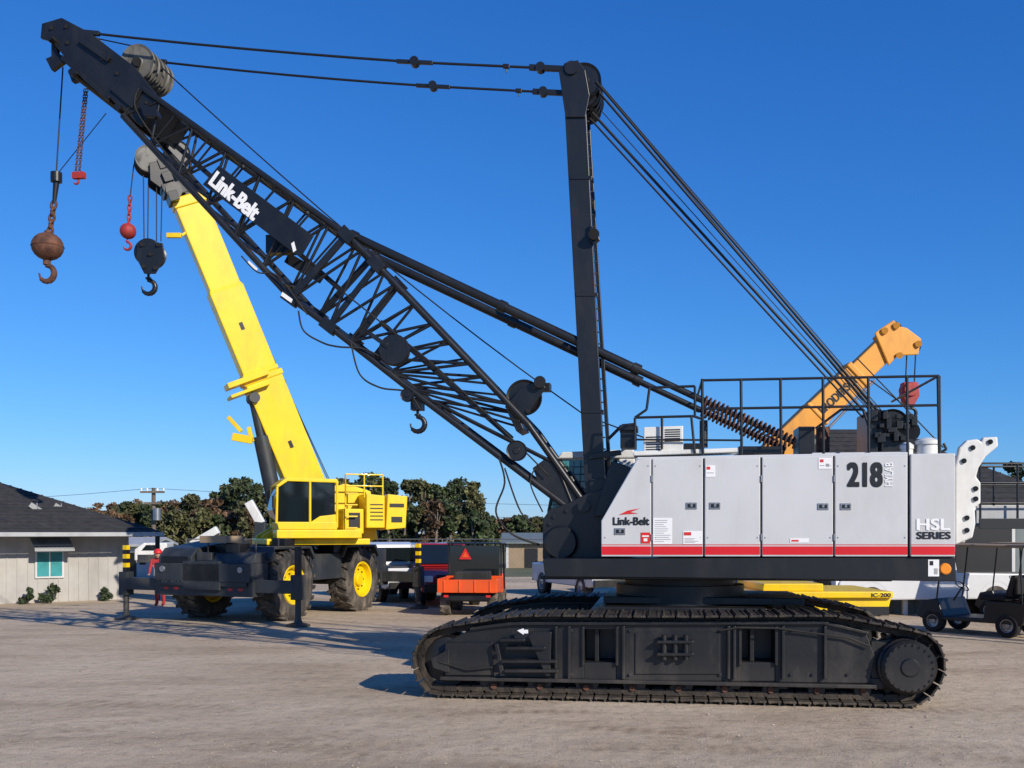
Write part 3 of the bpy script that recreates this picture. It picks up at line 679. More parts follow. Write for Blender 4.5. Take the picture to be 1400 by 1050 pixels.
rb=rt('auxiliary_ball',REDB);rb.sphere(W(175,316,25.7),.20,1.,24);chain(rb,W(178,268,25.7),W(176,306,25.7),.14,.022);hook(rb,W(174,326,25.7),.19,V((0,1,0)))
rt.done()

# =====================================================  CARRY DECK CRANE (behind)
cd=Grp('carry_deck_crane',(6.2,19.5,0))
dY=19.0
ob_=cd('telescopic_boom',ORG,.02)
a=W(985,690,dY);b=W(1215,470,dY);d=(b-a).normalized();yv=V((0,1,0));up=yv.cross(d)
if up.z<0: up=-up
def ob2(t0,t1,h,w,m=ob_): m.beam(a.lerp(b,t0),a.lerp(b,t1),w,h,up)
ob2(0,.80,.50,.46);ob2(.80,1.0,.42,.38);ob2(.785,.81,.56,.52);ob2(.55,.565,.53,.5);ob2(.98,1.01,.52,.44)
for s in (-.24,.2): ob_.ext([W(1196,455,dY+s),W(1222,437,dY+s),W(1230,446,dY+s),W(1240,448,dY+s),W(1260,463,dY+s),W(1256,485,dY+s),W(1228,486,dY+s),W(1215,500,dY+s)],V((0,.05,0)))
for x,y in ((1222,450),(1248,474)): cd('head_sheaves',BLK).cyl(W(x,y,dY-.16),W(x,y,dY+.16),.14,seg=22)
for x,y in ((1210,452),(1226,445),(1256,470),(1230,486)): ob_.cyl(W(x,y,dY-.3),W(x,y,dY+.3),.06)
text(cd,'boom_lettering','BRODERSON',W(1126,567,dY-.235),W(1178,518,dY-.235),W(1118,558,dY-.235),BLKD,.03)
cd('boom_hydraulic_line',STL).cyl(W(1130,588,dY-.26),W(1196,520,dY-.26),.025)
cd('boom_grease_marks',BLK).cyl(W(1165,500,dY-.05),W(1205,465,dY-.05),.03)
rp=cd('load_ropes',ROPE)
for x in (1240,1252): rp.tube([W(x,480,dY),W(x-2,522,dY)],.012,6)
hb=cd('hook_block',REDB,.02);hb.ext([W(1236,522,dY-.1),W(1256,522,dY-.1),W(1258,540,dY-.1),W(1250,554,dY-.1),W(1240,554,dY-.1),W(1234,540,dY-.1)],V((0,.2,0)));hb.lathe(W(1246,532,dY-.15),V((0,1,0)),[(.001,0),(.12,0),(.14,.05),(.14,.25),(.001,.3)],20);hook(cd('hook',BLK),W(1246,552,dY),.17,V((0,1,0)))
g=Fr((W(1100,800,dY+.4).x,dY+.6,0),(1,0,0))
dm=cd('deck',YEL,.02);dm.fbox(g,-2.2,1.35,-1.1,1.1,1.0,1.12);dm.fbox(g,-1.0,.1,-1.05,1.05,1.12,1.26);dm.fprof(g,[(-2.2,.55),(-2.2,1.0),(1.35,1.0),(1.3,.8),(.9,.62)],-1.0,1.0)
text(cd,'deck_lettering','IC-200',g.p(.95,-1.105,1.02),g.p(1.3,-1.105,1.02),g.p(.95,-1.105,1.09),BLKD,.02)
dm.fbox(g,-2.3,-1.4,-.4,.4,1.1,2.4)
for x in (-1.6,.7):
    for y in (-.9,.9): wheel(cd,g.p(x,y,.42),(0,1,0),.42,.32,YEL)
cd('lift_cylinder',STL).cyl(W(1060,740,dY),W(1110,600,dY),.09)
cd('chassis_grille',BLKD).fbox(g,.2,1.3,-1.02,-1.003,.68,.84)
cd.done()

# =====================================================  UTILITY VEHICLE
def utv():
    c=G(638,843);g=Grp('utility_vehicle',(c.x,c.y+1.2,0));q=Fr((c.x+.15,c.y+1.3,0),(.10,1,0))
    for x in (-.85,1.0):
        for y in (-.62,.62): wheel(g,q.p(x,y,.31),q.y,.31,.26,RUB,lugs=14)
    o=g('dump_bed',ORNG,.02);o.fbox(q,-1.35,.05,-.78,.78,.62,.68)
    for y in (-.78,.74): o.fbox(q,-1.35,.05,y,y+.04,.68,.98)
    o.fbox(q,-1.39,-1.352,-.78,.78,.62,.96);o.fbox(q,.05,.09,-.78,.78,.68,1.0)
    for y in (-.6,-.2,.2,.6): o.fbox(q,-1.41,-1.391,y-.02,y+.02,.64,.94)
    k=g('chassis',BLK,.01);k.fbox(q,-1.2,1.3,-.5,.5,.38,.58);k.fbox(q,-1.36,-1.2,-.6,.6,.42,.54)
    g('hood',ORNG,.03).fprof(q,[(.75,.6),(.75,1.05),(1.3,.95),(1.5,.75),(1.5,.5),(.75,.5)],-.7,.7)
    for x,x2 in ((.12,.15),(.95,.7)):
        for y in (-.72,.72): k.beam(q.p(x,y,.6),q.p(x2,y,1.86),.05,.05)
    k.fbox(q,.05,1.0,-.76,.76,1.86,1.9)
    g('rear_screen',GLS).fbox(q,.10,.115,-.68,.68,1.0,1.82)
    g('cargo',RUB,.03).fbox(q,-1.1,-.2,-.5,.4,.68,1.15)
    g('seat',RUB,.03).fbox(q,.2,.6,-.6,.6,.8,.95)
    tri=g('slow_vehicle_sign',REDD)
    tri.ext([q.p(.03,.42,1.45),q.p(.03,.08,1.45),q.p(.03,.25,1.76)],q.x*.02)
    g('sign_centre',ORNG).ext([q.p(.02,.34,1.50),q.p(.02,.16,1.50),q.p(.02,.25,1.66)],q.x*.006)
    for y in (-.55,.55): g('tail_lamps',REDD).fbox(q,-1.38,-1.362,y-.06,y+.06,.5,.56)
    g.done()
utv()
def pickup(name,px,py,head,paint,sc_=1.):
    c=G(px,py);g=Grp(name,(c.x,c.y,0));q=Fr((c.x,c.y,0),head)
    b=g('body',paint,.04)
    b.fprof(q,[(-2.75,.5),(-2.75,1.08),(-.6,1.12),(.95,1.16),(2.3,1.05),(2.65,.9),(2.7,.5),(2.35,.42),(-2.4,.42)],-.92,.92)
    b.fprof(q,[(-.75,1.1),(-.62,1.78),(-.2,1.86),(.5,1.84),(1.15,1.16)],-.78,.78)
    gl=g('windows',GLS)
    gl.fprof(q,[(-.60,1.2),(-.52,1.70),(.0,1.74),(.0,1.2)],-.79,.79);gl.fprof(q,[(.08,1.2),(.08,1.74),(.46,1.74),(.95,1.22)],-.79,.79)
    gl.ext([q.p(.60,-.68,1.79),q.p(.60,.68,1.79),q.p(1.16,.70,1.22),q.p(1.16,-.70,1.22)],q.x*.015+Z*.012)
    gl.fbox(q,-.78,-.70,-.66,.66,1.25,1.68)
    k=g('trim',BLK,.01);k.fbox(q,2.66,2.80,-.88,.88,.45,.68);k.fbox(q,-2.86,-2.74,-.88,.88,.45,.65);k.fbox(q,2.66,2.72,-.5,.5,.72,.95)
    k.fbox(q,-2.6,-.8,-.8,.8,1.09,1.125)
    g('headlamps',WHTC,.01).fbox(q,2.62,2.72,-.86,-.6,.74,.92);g('headlamps',WHTC).fbox(q,2.62,2.72,.6,.86,.74,.92)
    g('tail_lamps',REDD).fbox(q,-2.77,-2.7,-.9,-.76,.7,1.0);g('tail_lamps',REDD).fbox(q,-2.77,-2.7,.76,.9,.7,1.0)
    for x in (-1.75,1.75):
        for y in (-.82,.82): 
            wheel(g,q.p(x,y,.39),q.y,.39,.26,STL)
            k.lathe(q.p(x,y*1.0,.42),q.y,[(.47,-.105),(.47,.105)],24)
    g.done()
pickup('pickup_truck',598,822,(.25,-1,0),CARR)
pickup('pickup_truck',528,817,(-.5,1,0),CARW)
pickup('pickup_truck',800,815,(.35,-1,0),CARW)
pickup('pickup_truck',1252,838,(-1,-.15,0),CARW)
def cart(px,py,head):
    c=G(px,py);g=Grp('golf_cart',(c.x,c.y,0));q=Fr((c.x,c.y,0),head)
    for x in (-.8,.85):
        for y in (-.5,.5): wheel(g,q.p(x,y,.25),q.y,.25,.2,STL,tm=RUB)
    b=g('body',BLK,.03);b.fprof(q,[(-1.15,.35),(-1.2,.72),(-.35,.75),(-.3,.38),(.6,.36),(.75,.75),(1.1,.68),(1.25,.35),(1.1,.28),(-1.1,.28)],-.58,.58)
    s=g('seats',RUB,.03);s.fbox(q,-.75,-.2,-.55,.55,.76,.88);s.fprof(q,[(-.85,.85),(-.95,1.3),(-.87,1.3),(-.74,.88)],-.55,.55);s.fbox(q,-1.3,-1.0,-.5,.5,.74,.86);s.fbox(q,-1.0,-.9,-.5,.5,.9,1.25)
    r=g('roof',TAN,.02);r.fprof(q,[(-1.2,1.86),(-1.15,1.92),(.8,1.94),(.95,1.88)],-.62,.62)
    p=g('posts',BLK)
    for x,x2 in ((-1.1,-1.05),(.8,.65)):
        for y in (-.52,.52): p.cyl(q.p(x,y,.6),q.p(x2,y,1.88),.018)
    p.tube([q.p(.55,.25,.7),q.p(.35,.25,1.0)],.02);p.lathe(q.p(.35,.25,1.02),V((-.5*head[0],-.5*head[1],.8)),[(.15,-.012),(.165,0),(.15,.012),(.14,0),(.15,-.012)],18)
    for y in (-.3,0,.3): p.cyl(q.p(-1.35,y,.5),q.p(-1.35,y,.95),.02)
    p.cyl(q.p(-1.35,-.5,.95),q.p(-1.35,.5,.95),.02);b.fbox(q,-1.5,-1.2,-.5,.5,.42,.46)
    g.done()
cart(1345,866,(-.75,1,0));cart(1415,850,(-.6,1,0))
c=G(1394,853);g=Grp('traffic_barrel',(c.x,c.y,0))
for k,(z0,z1,r0,r1,m) in enumerate(((.06,.3,.29,.28,ORNG),(.3,.45,.275,.27,WHTC),(.45,.6,.265,.26,ORNG),(.6,.75,.255,.25,WHTC),(.75,.98,.245,.2,ORNG))): g('drum_band_%d'%k,m).cyl(c+Z*z0,c+Z*z1,r0,r1,seg=24)
g('base',RUB).cyl(c,c+Z*.06,.4,seg=24);g('handle',ORNG).cyl(c+Z*.98,c+Z*1.06,.05);g.done()

# =====================================================  HOUSE (left)
hc=G(176,819)
h=Grp('board_sided_house',(hc.x,hc.y,0));q=Fr((hc.x,hc.y,0),(-.8,-.6,0))
w=h('walls',WOODP);EV=2.22
w.fbox(q,0,16,-8,-.0,0,EV)
bt=h('battens',WOODP,.005)
for i in range(54): bt.fbox(q,.02+i*.3,.06+i*.3,.0,.02,.02,EV-.02)
for i in range(26): bt.fbox(q,-.02,0,-.1-i*.3-.04,-.1-i*.3,.02,EV-.02)
rf=h('roof',ROOF);e0,e1,f0,f1=-.7,16.7,1.3,-8.7;rz=EV+1.75
A=[q.p(e0,f0,EV-.03),q.p(e1,f0,EV-.03),q.p(e1,f1,EV-.03),q.p(e0,f1,EV-.03),q.p(3.4,-4,rz),q.p(12.7,-4,rz)]
rf.add(A,[(0,1,5,4),(1,2,5),(2,3,4,5),(3,0,4),(3,2,1,0)])
for k in range(1,16):
    t_=k/16;a=A[0].lerp(A[4],t_);b=A[1].lerp(A[5],t_);rf.beam(a+Z*.008,b+Z*.008,.05,.02)
    a=A[3].lerp(A[4],t_);b=A[0].lerp(A[4],t_);rf.beam(a+Z*.008,b+Z*.008,.05,.02)
fs=h('fascia',AWN);fs.fbox(q,e0,e1,f0+.002,f0+.03,EV-.16,EV-.035);fs.fbox(q,e0-.03,e0-.002,f1,f0,EV-.16,EV-.035)
h('corner_post',BLKD,.01).fbox(q,-.62,-.5,1.1,1.22,0,EV-.03)
for xw,ww in ((2.0,.85),(5.0,1.2),(8.5,1.2)):
    h('window_frames',TRIM,.008).fbox(q,xw,xw+ww,.026,.06,.75,1.62)
    h('window_glass',TGL).fbox(q,xw+.06,xw+ww/2-.02,.061,.066,.81,1.56);h('window_glass',TGL).fbox(q,xw+ww/2+.02,xw+ww-.06,.061,.066,.81,1.56)
    h('awnings',AWN,.005).fprof(Fr(q.p(xw-.15,0,0),q.y),[(.07,1.98),(.07,2.02),(.75,1.66),(.74,1.60)],0.,-(ww+.3)) 
    for k in range(int((ww+.3)/.12)): h('awning_ribs',AWN).beam(q.p(xw-.12+k*.12,.08,2.035),q.p(xw-.12+k*.12,.75,1.672),.02,.02)
for x,y in ((1.7,-1.2),(2.5,-.9)):
    zz=EV+.35;vv=h('roof_antennas',STL);vv.cyl(q.p(x,y,zz-.1),q.p(x+.1,y,zz+.55),.025);vv.beam(q.p(x-.3,y,zz+.1),q.p(x+.3,y,zz+.5),.03,.16);vv.cyl(q.p(x+.3,y,zz-.1),q.p(x,y,zz+.3),.02)
h('wall_ac_unit',WHT,.02).fbox(q,3.9,4.4,.03,.35,.9,1.25)
h('door',TRIM,.01).fbox(q,6.8,7.6,.026,.05,.05,1.95)
h.done()
def leafball(mb,c,r,n,s,squash=.9):
    for i in range(n):
        d=V((random.gauss(0,1),random.gauss(0,1),random.gauss(0,1))).normalized()*r*(R(.2,1)**.5)
        d.z*=squash;p=c+d
        a=V((R(-1,1),R(-1,1),R(-1,1))).normalized();b=a.cross(V((R(-1,1),R(-1,1),R(-1,1)))).normalized();k=s*R(.6,1.4)
        mb.add([p-a*k-b*k*.5,p+a*k-b*k*.6,p+a*k*.8+b*k*.5,p-a*k+b*k*.6],[(0,1,2,3)])
for x,r in ((.8,.22),(2.6,.30),(3.2,.20),(4.9,.32)):
    g=Grp('shrub',q.p(x,.5,0));mb=g('foliage',SHRUB);
    for k in range(6): leafball(mb,q.p(x,.5,r*.8)+V((R(-r,r)*.8,R(-r,r)*.6,R(-.12,.25))),r*.5,90,.04)
    for k in range(4): g('stems',BARK).cyl(q.p(x,.5,0),q.p(x+R(-.2,.2),.5+R(-.2,.2),r),.015,.006,seg=5)
    g.done(False)

# =====================================================  BUILDING behind crane
bX0=W(1050,700,27).x;bX1=W(1480,700,27).x
s=Grp('workshop_building',((bX0+bX1)/2,30,0));g=Fr((bX0,27,0),(1,0,0));LW=bX1-bX0;ev=2.95
w=s('walls',TEAL);w.fbox(g,.5,LW-.5,.6,8.4,0,ev)
for i in range(int((LW-1)/.3)): s('cladding_ribs',TEAL).fbox(g,.52+i*.3,.56+i*.3,.575,.6,0,ev-.02)
rf=s('roof',ROOF);rz=5.35
A=[g.p(0,0,ev),g.p(LW,0,ev),g.p(LW,9,ev),g.p(0,9,ev),g.p(2.0,4.5,rz),g.p(LW-3.6,4.5,rz)]
rf.add(A,[(0,1,5,4),(1,2,5),(2,3,4,5),(3,0,4),(3,2,1,0)])
for k in range(1,16):
    t_=k/16;rf.beam(A[0].lerp(A[4],t_)+Z*.008,A[1].lerp(A[5],t_)+Z*.008,.05,.02)
s('fascia',TRIM).fbox(g,0,LW,-.03,-.002,ev-.18,ev-.002)
s('door_opening',BLKD).fbox(g,LW-3.6,LW-1.6,.56,.574,0,2.4);s('door_frame',TRIM,.01).fbox(g,LW-3.7,LW-3.6,.54,.574,0,2.45);s('door_frame',TRIM).fbox(g,LW-1.6,LW-1.5,.54,.574,0,2.45)
s('window_frame',TRIM,.01).fbox(g,3.2,4.4,.54,.574,1.0,1.9);s('window_glass',GLS).fbox(g,3.27,4.33,.535,.539,1.07,1.83)
s('porch_post',TRIM,.01).fbox(g,W(1235,700,27).x-bX0,W(1235,700,27).x-bX0+.12,.0,.12,0,ev-.2)
s.done()
ax0=W(1338,700,19.5);g=Grp('access_platform',(ax0.x,19.5,0));q=Fr((ax0.x,19.5,0),(1,0,0));m=g('platform_frame',BLK,.005);zb=CH+(HY-716)/FX*19.5
m.fbox(q,0,2.6,0,1.0,zb-.05,zb);m.fbox(q,0,2.6,-.03,0,zb-.1,zb+.1)
for x in (0.04,.75,1.5,2.3):
    for y in (.02,.98): m.cyl(q.p(x,y,zb),q.p(x,y,zb+1.15),.022)
for x in (1.6,2.5):
    for y in (.1,.9): m.fbox(q,x-.05,x+.05,y-.05,y+.05,0,zb-.05)
for y in (.02,.98):
    for z in (.4,.78,1.15): m.cyl(q.p(0.04,y,zb+z),q.p(2.3,y,zb+z),.020)
g('kick_panel',AWN,.005).fbox(q,.05,2.6,.2,.23,zb+.01,zb+.35)
g.done()

# =====================================================  background
up_=W(210,780,60);u=Grp('utility_pole',(up_.x,60,0));m=u('pole',POLE);zt=CH+(HY-667)/FX*60
m.cyl(V((up_.x,60,0)),V((up_.x,60,zt)),.16,.11);m.beam(V((up_.x-.7,59.8,zt-.25)),V((up_.x+.7,59.8,zt-.25)),.1,.12);m.beam(V((up_.x-.5,59.8,zt-.9)),V((up_.x+.5,59.8,zt-.9)),.1,.12)
u('transformer',STL).cyl(V((up_.x+.3,59.7,zt-1.9)),V((up_.x+.3,59.7,zt-1.2)),.22)
for x in (-.65,-.3,.3,.65): u('insulators',WHTC).cyl(V((up_.x+x,59.8,zt-.2)),V((up_.x+x,59.8,zt-.02)),.05)
for zz in (-.03,-.85):
    for sx in (-45,60):
        a=V((up_.x,59.8,zt+zz));b=V((up_.x+sx,60+abs(sx)*.15,zt+zz-.1));pts=[a.lerp(b,i/10)-Z*(.9*4*(i/10)*(1-i/10)) for i in range(11)];u('power_lines',ROPE).tube(pts,.012,5)
u.done()
fn=Grp('chain_link_fence',(-5,44,0));m=fn('posts',WIRE)
for i in range(22):
    x=-14+i*2.2;m.cyl(V((x,44,0)),V((x,44,1.9)),.03,seg=8)
m.cyl(V((-14,44,1.88)),V((32.2,44,1.88)),.022,seg=6)
mw=fn('mesh_wires',WIRE)
for i in range(-9,232):
    x=-14+i*.2
    for sgn in (1,-1):
        mw.beam(V((x if sgn>0 else x+1.85,44.03,.03)),V((x+1.85 if sgn>0 else x,44.03,1.86)),.005,.005)
fn.done()
def shed(name,px,Y,wd,dp,hh,wm,rm,pitch=.8,yaw=0):
    c=W(px,727,Y);g=Grp(name,(c.x,Y,0));q=Fr((c.x,Y,0),(math.cos(yaw),math.sin(yaw),0))
    g('walls',wm).fbox(q,-wd/2,wd/2,0,dp,0,hh)
    r=g('roof',rm);r.fprof(Fr(q.p(-wd/2-.3,dp/2,0),q.y),[(-dp/2-.4,hh-.02),(0,hh+pitch),(dp/2+.4,hh-.02),(dp/2+.4,hh+.1),(0,hh+pitch+.14),(-dp/2-.4,hh+.1)],0,-(wd+.6))
    g('door',BLKD).fbox(q,-wd*.15,wd*.1,-.03,-.005,0,hh*.8);g('window',GLS).fbox(q,wd*.2,wd*.38,-.03,-.005,hh*.4,hh*.75);g('trim',TRIM).fbox(q,-wd/2,-wd/2+.15,-.04,-.006,0,hh-.1)
    g.done()
shed('storage_shed',182,50,1.6,3,1.5,TRIM,AWN,.3);shed('storage_shed',560,60,3.0,4,1.0,TAN,AWN,.4);shed('metal_barn',728,62,3.2,5,1.5,TAN,TEAL,.5)
g=Grp('truck_crane',(W(300,727,48).x,48,0));q=Fr((W(300,727,48).x,48,0),(-1,-.2,0))
g('carrier',CGR,.03).fbox(q,-3.5,3.5,-1.2,1.2,.8,1.2);g('cab',WHT,.05).fprof(q,[(2.2,1.2),(2.2,1.7),(3.2,1.7),(3.6,1.4),(3.6,.9),(2.2,.9)],-1.2,1.2);g('cab_window',GLS).fprof(q,[(2.5,1.35),(2.5,1.6),(3.1,1.6),(3.3,1.35)],-1.21,1.21)
for x in (-2.6,-1.6,2.2):
    for y in (-1.0,1.0): wheel(g,q.p(x,y,.5),q.y,.5,.35,STL)
g('boom',WHT,.03).beam(W(262,745,47.5),W(298,724,47.5),.3,.35);g('boom',WHT).beam(W(357,716,47.8),W(340,686,47.8),.3,.4);g('boom_base',CGR,.03).beam(W(350,770,47.8),W(357,714,47.8),.4,.5);g('boom_base',CGR).beam(W(256,775,47.5),W(264,742,47.5),.4,.5)
g.done()

# trees
tl=Grp('tree_line',(-20,110,0))
MT=[LEAF,LEAF2,LEAF3]
def tree(px,topy,wpx,Y,k,bare=.35,n=16,nl=46,ls=.2):
    b=W(px,727,Y);b.z=0;H=CH+(HY-topy)/FX*Y;r=wpx/FX*Y/2
    tr=tl('trunks',BARK);top=b+V((R(-.5,.5),0,H*.85));tr.cyl(b,b.lerp(top,.5),.20,.13,seg=6,cap=False);tr.cyl(b.lerp(top,.5),top,.13,.04,seg=6,cap=False)
    mb=tl('foliage_%s'%('green','autumn','olive')[k],MT[k])
    for i in range(n):
        fr_=R(0,1)**.8;hh=(bare+(1-bare)*fr_)*H;rr=r*(1.1-fr_**2*.75)
        an=R(0,6.28);q_=rr*R(.1,.95);c=b+V((math.cos(an)*q_,math.sin(an)*q_,min(hh,H-.3)))
        if i%3==0: tr.cyl(b.lerp(top,max(.25,hh/H*.7)),c,.06,.02,seg=5,cap=False)
        leafball(mb,c,R(.28,.5)*max(1.3,r*.7),nl,ls*R(.8,1.2),.7)
for (x,y,w_,k,ba) in [(132,708,54,0,.15),(152,688,56,1,.2),(165,692,52,2,.1),(180,682,58,1,.15),(200,690,54,2,.1),(222,686,56,0,.2),(240,680,54,1,.2),(262,676,56,2,.2),(284,680,58,1,.15),(300,672,56,0,.2),(314,662,54,2,.3),(330,652,66,0,.3),(350,660,58,0,.25),(374,672,56,2,.2),(398,680,52,1,.2),(425,672,58,2,.2),(452,660,54,0,.25),(466,654,46,2,.3),(482,652,58,0,.3),(503,645,66,0,.3),(520,652,52,2,.3),(538,657,50,0,.25),(556,656,46,2,.3),(575,655,50,2,.3),(590,662,46,0,.3),(606,658,52,0,.35),(628,653,58,0,.35),(645,658,50,2,.35),(656,676,34,0,.3),(672,708,44,1,.2),(694,708,44,1,.2),(715,704,44,0,.2),(738,706,46,2,.2),(770,703,52,1,.2),(800,706,50,0,.2),(1385,632,56,0,.3),(1420,640,66,1,.3),(1330,650,44,2,.3),(1360,655,40,0,.3),(-20,700,60,0,.3),(40,705,50,1,.3)]:
    tree(x+R(-4,4),y+2,w_,R(104,122),k,ba,n=34,nl=58,ls=.18)
for i in range(70):
    x=118+i*8+R(-5,5);hi=(x<345 or 445<x<650);tree(x,R(682,708) if hi else R(706,720),36,R(96,102),random.choice((0,1,1,2,2)) if x<420 else random.choice((0,0,2,2,1)),.05,n=13,nl=50,ls=.19)
for i in range(30):
    x=670+i*28;tree(x,R(706,722),60,R(110,130),random.choice((0,2,1)),.05,n=9)
tl.done(False)

def person():
    c=W(219,768,30.2);bx=V((c.x,c.y,0));g=Grp('worker',bx)
    J=[(0,0,.92,.13),(0,-.04,1.12,.13),(0,-.12,1.34,.15),(0,-.16,1.44,.055),(-.09,0,.88,.1),(-.1,-.02,.5,.065),(-.1,.02,.08,.05),(.09,0,.88,.1),(.1,-.02,.5,.065),(.1,.02,.08,.05),(-.19,-.13,1.36,.06),(-.24,-.16,1.1,.045),(-.2,-.34,.98,.035),(.19,-.13,1.36,.06),(.24,-.16,1.1,.045),(.2,-.34,.98,.035),(-.1,-.12,.05,.045),(.1,-.12,.05,.045)]
    E=[(0,1),(1,2),(2,3),(0,4),(4,5),(5,6),(0,7),(7,8),(8,9),(2,10),(10,11),(11,12),(2,13),(13,14),(14,15),(6,16),(9,17)]
    me=bpy.data.meshes.new('body');me.from_pydata([bx+V(j[:3]) for j in J],E,[]);o=bpy.data.objects.new('body',me);sc.collection.objects.link(o)
    o.modifiers.new('skin','SKIN')
    for i,j in enumerate(J): me.skin_vertices[0].data[i].radius=(j[3],j[3]) 
    me.skin_vertices[0].data[0].use_root=True
    o.modifiers.new('ss','SUBSURF').levels=1;o.modifiers['ss'].render_levels=2;me.materials.append(SHIRT);g.adopt(o)
    hc_=bx+V((0,-.19,1.53));hd=g('head',SKIN);hd.sphere(hc_,.10,1.2);hd.cyl(hc_+V((0,-.09,-.0)),hc_+V((0,-.125,-.03)),.015,.02,seg=6)
    for sx in (-.1,.1): hd.sphere(hc_+V((sx,0,0)),.025,1.2,8)
    hh=g('hard_hat',REDD);hh.lathe(hc_+Z*.04,Z,[(.15,0),(.125,.01),(.12,.06),(.08,.12),(.001,.14)],18)
    for sx in (-.2,.2):
        for k in range(5): hd.cyl(bx+V((sx,-.34,.98)),bx+V((sx+(k-2)*.018,-.42+abs(k-2)*.01,.94)),.010,.008,seg=6)
    g.done()
person()

# =====================================================  ground
def ground_mat():
    m=bpy.data.materials.new('gravel_lot');m.use_nodes=True;nt=m.node_tree;ns=nt.nodes;L=nt.links;b=ns['Principled BSDF'];b.inputs['Roughness'].default_value=.97;b.inputs['Specular IOR Level'].default_value=.1
    tc=ns.new('ShaderNodeTexCoord')
    def nz(s,d=8,r=.6,mp=None):
        n=ns.new('ShaderNodeTexNoise');n.inputs['Scale'].default_value=s;n.inputs['Detail'].default_value=d;n.inputs['Roughness'].default_value=r
        if mp:
            q=ns.new('ShaderNodeMapping');q.inputs['Scale'].default_value=mp[0];q.inputs['Rotation'].default_value=(0,0,mp[1]);L.new(tc.outputs['Object'],q.inputs[0]);L.new(q.outputs[0],n.inputs['Vector'])
        else: L.new(tc.outputs['Object'],n.inputs['Vector'])
        return n
    def ramp(src,st):
        r=ns.new('ShaderNodeValToRGB');e=r.color_ramp.elements
        e[0].position,e[0].color=st[0][0],(*st[0][1],1);e[1].position,e[1].color=st[-1][0],(*st[-1][1],1)
        for p,c in st[1:-1]: x=e.new(p);x.color=(*c,1)
        L.new(src,r.inputs[0]);return r.outputs[0]
    def mth(op,a,b_=None,v=None,clamp=False):
        x=ns.new('ShaderNodeMath');x.operation=op;x.use_clamp=clamp;L.new(a,x.inputs[0])
        if b_ is not None: L.new(b_,x.inputs[1])
        elif v is not None: x.inputs[1].default_value=v
        return x.outputs[0]
    def mul(a,c,f=1.):
        x=ns.new('ShaderNodeMix');x.data_type='RGBA';x.blend_type='MULTIPLY';x.inputs[0].default_value=f;L.new(a,x.inputs[6]);L.new(c,x.inputs[7]);return x.outputs[2]
    base=ramp(nz(.22,9,.62).outputs['Fac'],[(.3,(.47,.365,.25)),(.5,(.58,.465,.335)),(.7,(.66,.545,.40))])
    streak=ramp(nz(.9,6,.6,((.3,1.0,1),.25)).outputs['Fac'],[(.35,(.74,.72,.70)),(.55,(1,1,1)),(.7,(1.0,1.0,1.0))])
    grain=ramp(nz(55,4,.7).outputs['Fac'],[(.35,(.60,.58,.56)),(.5,(1,1,1)),(.68,(1.,1.,1.))])
    spot=ramp(nz(5,8,.75).outputs['Fac'],[(.34,(.68,.66,.64)),(.5,(1,1,1)),(.8,(1.,1.,1.))])
    # tyre tracks: circular arcs with lug marks
    sep=ns.new('ShaderNodeSeparateXYZ');L.new(tc.outputs['Object'],sep.inputs[0])
    tot=None
    for cx,cy,r0 in ((-14,-30,42),(-14,-30,44.1),(30,-22,46),(30,-22,48.2),(2,60,47.5),(2,60,49.6),(-30,20,33),(-30,20,35)):
        dx=mth('ADD',sep.outputs[0],v=-cx);dy=mth('ADD',sep.outputs[1],v=-cy)
        rr_=mth('SQRT',mth('ADD',mth('MULTIPLY',dx,dx),mth('MULTIPLY',dy,dy)))
        band=mth('ADD',mth('MULTIPLY',mth('ABSOLUTE',mth('ADD',rr_,v=-r0)),v=-4.5),v=1.15,clamp=True)
        ang=mth('MULTIPLY',mth('ARCTAN2',dy,dx),v=r0*32.)
        lug=mth('ADD',mth('MULTIPLY',mth('SINE',ang),v=.35),v=.65)
        bb=mth('MULTIPLY',band,lug);tot=bb if tot is None else mth('MAXIMUM',tot,bb)
    msk=ns.new('ShaderNodeMapRange');msk.inputs[1].default_value=.42;msk.inputs[2].default_value=.62;L.new(nz(.5,4,.6).outputs['Fac'],msk.inputs[0])
    tot=mth('MULTIPLY',tot,msk.outputs[0])
    tcol=ramp(tot,[(0.,(1,1,1)),(1.,(.66,.63,.60))])
    c=mul(mul(mul(mul(base,streak,.8),tcol,.9),grain,.85),spot,.85);L.new(c,b.inputs['Base Color'])
    h1=nz(45,4,.7);h2=nz(3,8,.6);ad=ns.new('ShaderNodeMath');ad.operation='MULTIPLY_ADD';ad.inputs[1].default_value=3.;L.new(h2.outputs['Fac'],ad.inputs[0]);L.new(h1.outputs['Fac'],ad.inputs[2])
    ad2=mth('SUBTRACT',ad.outputs[0],mth('MULTIPLY',tot,v=.5))
    bp=ns.new('ShaderNodeBump');bp.inputs['Strength'].default_value=.65;bp.inputs['Distance'].default_value=.025;L.new(ad2,bp.inputs['Height']);L.new(bp.outputs[0],b.inputs['Normal'])
    return m
gm=MB();gm.add([(-900,-40,0),(900,-40,0),(900,1500,0),(-900,1500,0)],[(0,1,2,3)]);mkobj('ground',gm,ground_mat())
GRS=mat('dry_grass',(.10,.11,.045),.95,var=.4,scale=.5,bump=.5,bscale=8,dirt=(.20,.16,.09),damt=.7,dscale=.3)
gm=MB();gm.add([(-200,50,.004),(200,50,.004),(200,400,.004),(-200,400,.004)],[(0,1,2,3)]);mkobj('grass',gm,GRS)
sm=MB()
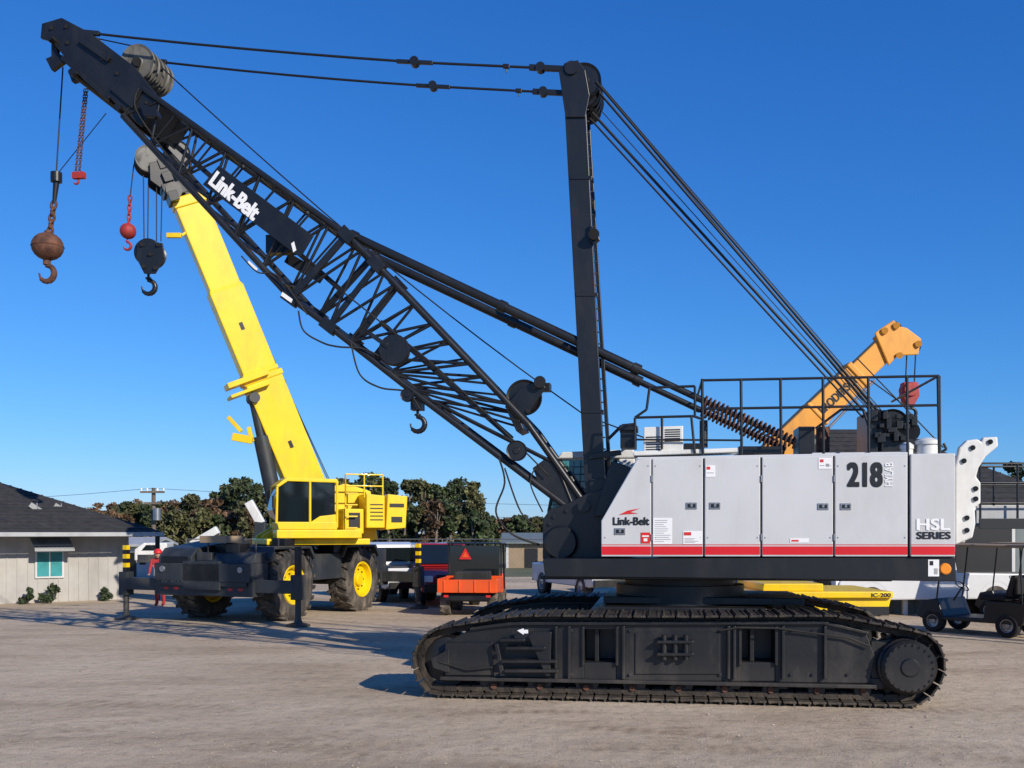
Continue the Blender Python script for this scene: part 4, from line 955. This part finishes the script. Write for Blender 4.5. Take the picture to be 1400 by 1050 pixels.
for i in range(3600):
    y=9.2+R(0,1)**1.6*20;x=R(-.55,.55)*y;r=R(.005,.015)*(1 if R(0,1)<.96 else 1.9)
    c=V((x,y,r*.2));vs=[c+V((r*R(.7,1.2),0,0)),c+V((0,r*R(.7,1.2),0)),c-V((r*R(.7,1.2),0,0)),c-V((0,r*R(.7,1.2),0)),c+V((0,0,r*R(.4,.7)))]
    sm.add(vs,[(0,1,4),(1,2,4),(2,3,4),(3,0,4)])
mkobj('gravel',sm,GRAV)

# =====================================================  light, sky, camera
el=math.radians(27);d=V((-.64,.77,0)).normalized()*math.cos(el)-Z*math.sin(el)
sl=bpy.data.lights.new('sun','SUN');sl.energy=5.0;sl.angle=math.radians(.5);sl.color=(1,.91,.77)
so=bpy.data.objects.new('sun',sl);so.rotation_euler=d.to_track_quat('-Z','Y').to_euler();so.location=(10,-10,20);sc.collection.objects.link(so)
w=bpy.data.worlds.new("World");sc.world=w;w.use_nodes=True;nt=w.node_tree;bg=nt.nodes['Background']
sk=nt.nodes.new('ShaderNodeTexSky');sk.sky_type='NISHITA';sk.sun_disc=False;sk.sun_elevation=el;sk.sun_rotation=math.atan2(-d.x,-d.y);sk.air_density=1.;sk.dust_density=.1;sk.ozone_density=4.
sep=nt.nodes.new('ShaderNodeSeparateColor');cmb=nt.nodes.new('ShaderNodeCombineColor');nt.links.new(sk.outputs[0],sep.inputs[0])
for i,(p,k) in enumerate(((1.35,.24),(.95,.80),(.75,1.95))):   # colour grade of the clear sky (deep polarised blue)
    a=nt.nodes.new('ShaderNodeMath');a.operation='POWER';a.inputs[1].default_value=p;nt.links.new(sep.outputs[i],a.inputs[0])
    b=nt.nodes.new('ShaderNodeMath');b.operation='MULTIPLY';b.inputs[1].default_value=k;nt.links.new(a.outputs[0],b.inputs[0]);nt.links.new(b.outputs[0],cmb.inputs[i])
nt.links.new(cmb.outputs[0],bg.inputs['Color']);bg.inputs['Strength'].default_value=.11
cam=bpy.data.cameras.new('camera');co=bpy.data.objects.new('camera',cam);sc.collection.objects.link(co);sc.camera=co
co.location=(0,0,CH);co.rotation_euler=(math.radians(90),0,0);cam.lens=36;cam.sensor_width=36;cam.shift_y=(HY-525)/FX;cam.clip_end=3000;cam.clip_start=.1
sc.view_settings.view_transform='Standard';sc.view_settings.look='None';sc.view_settings.exposure=0
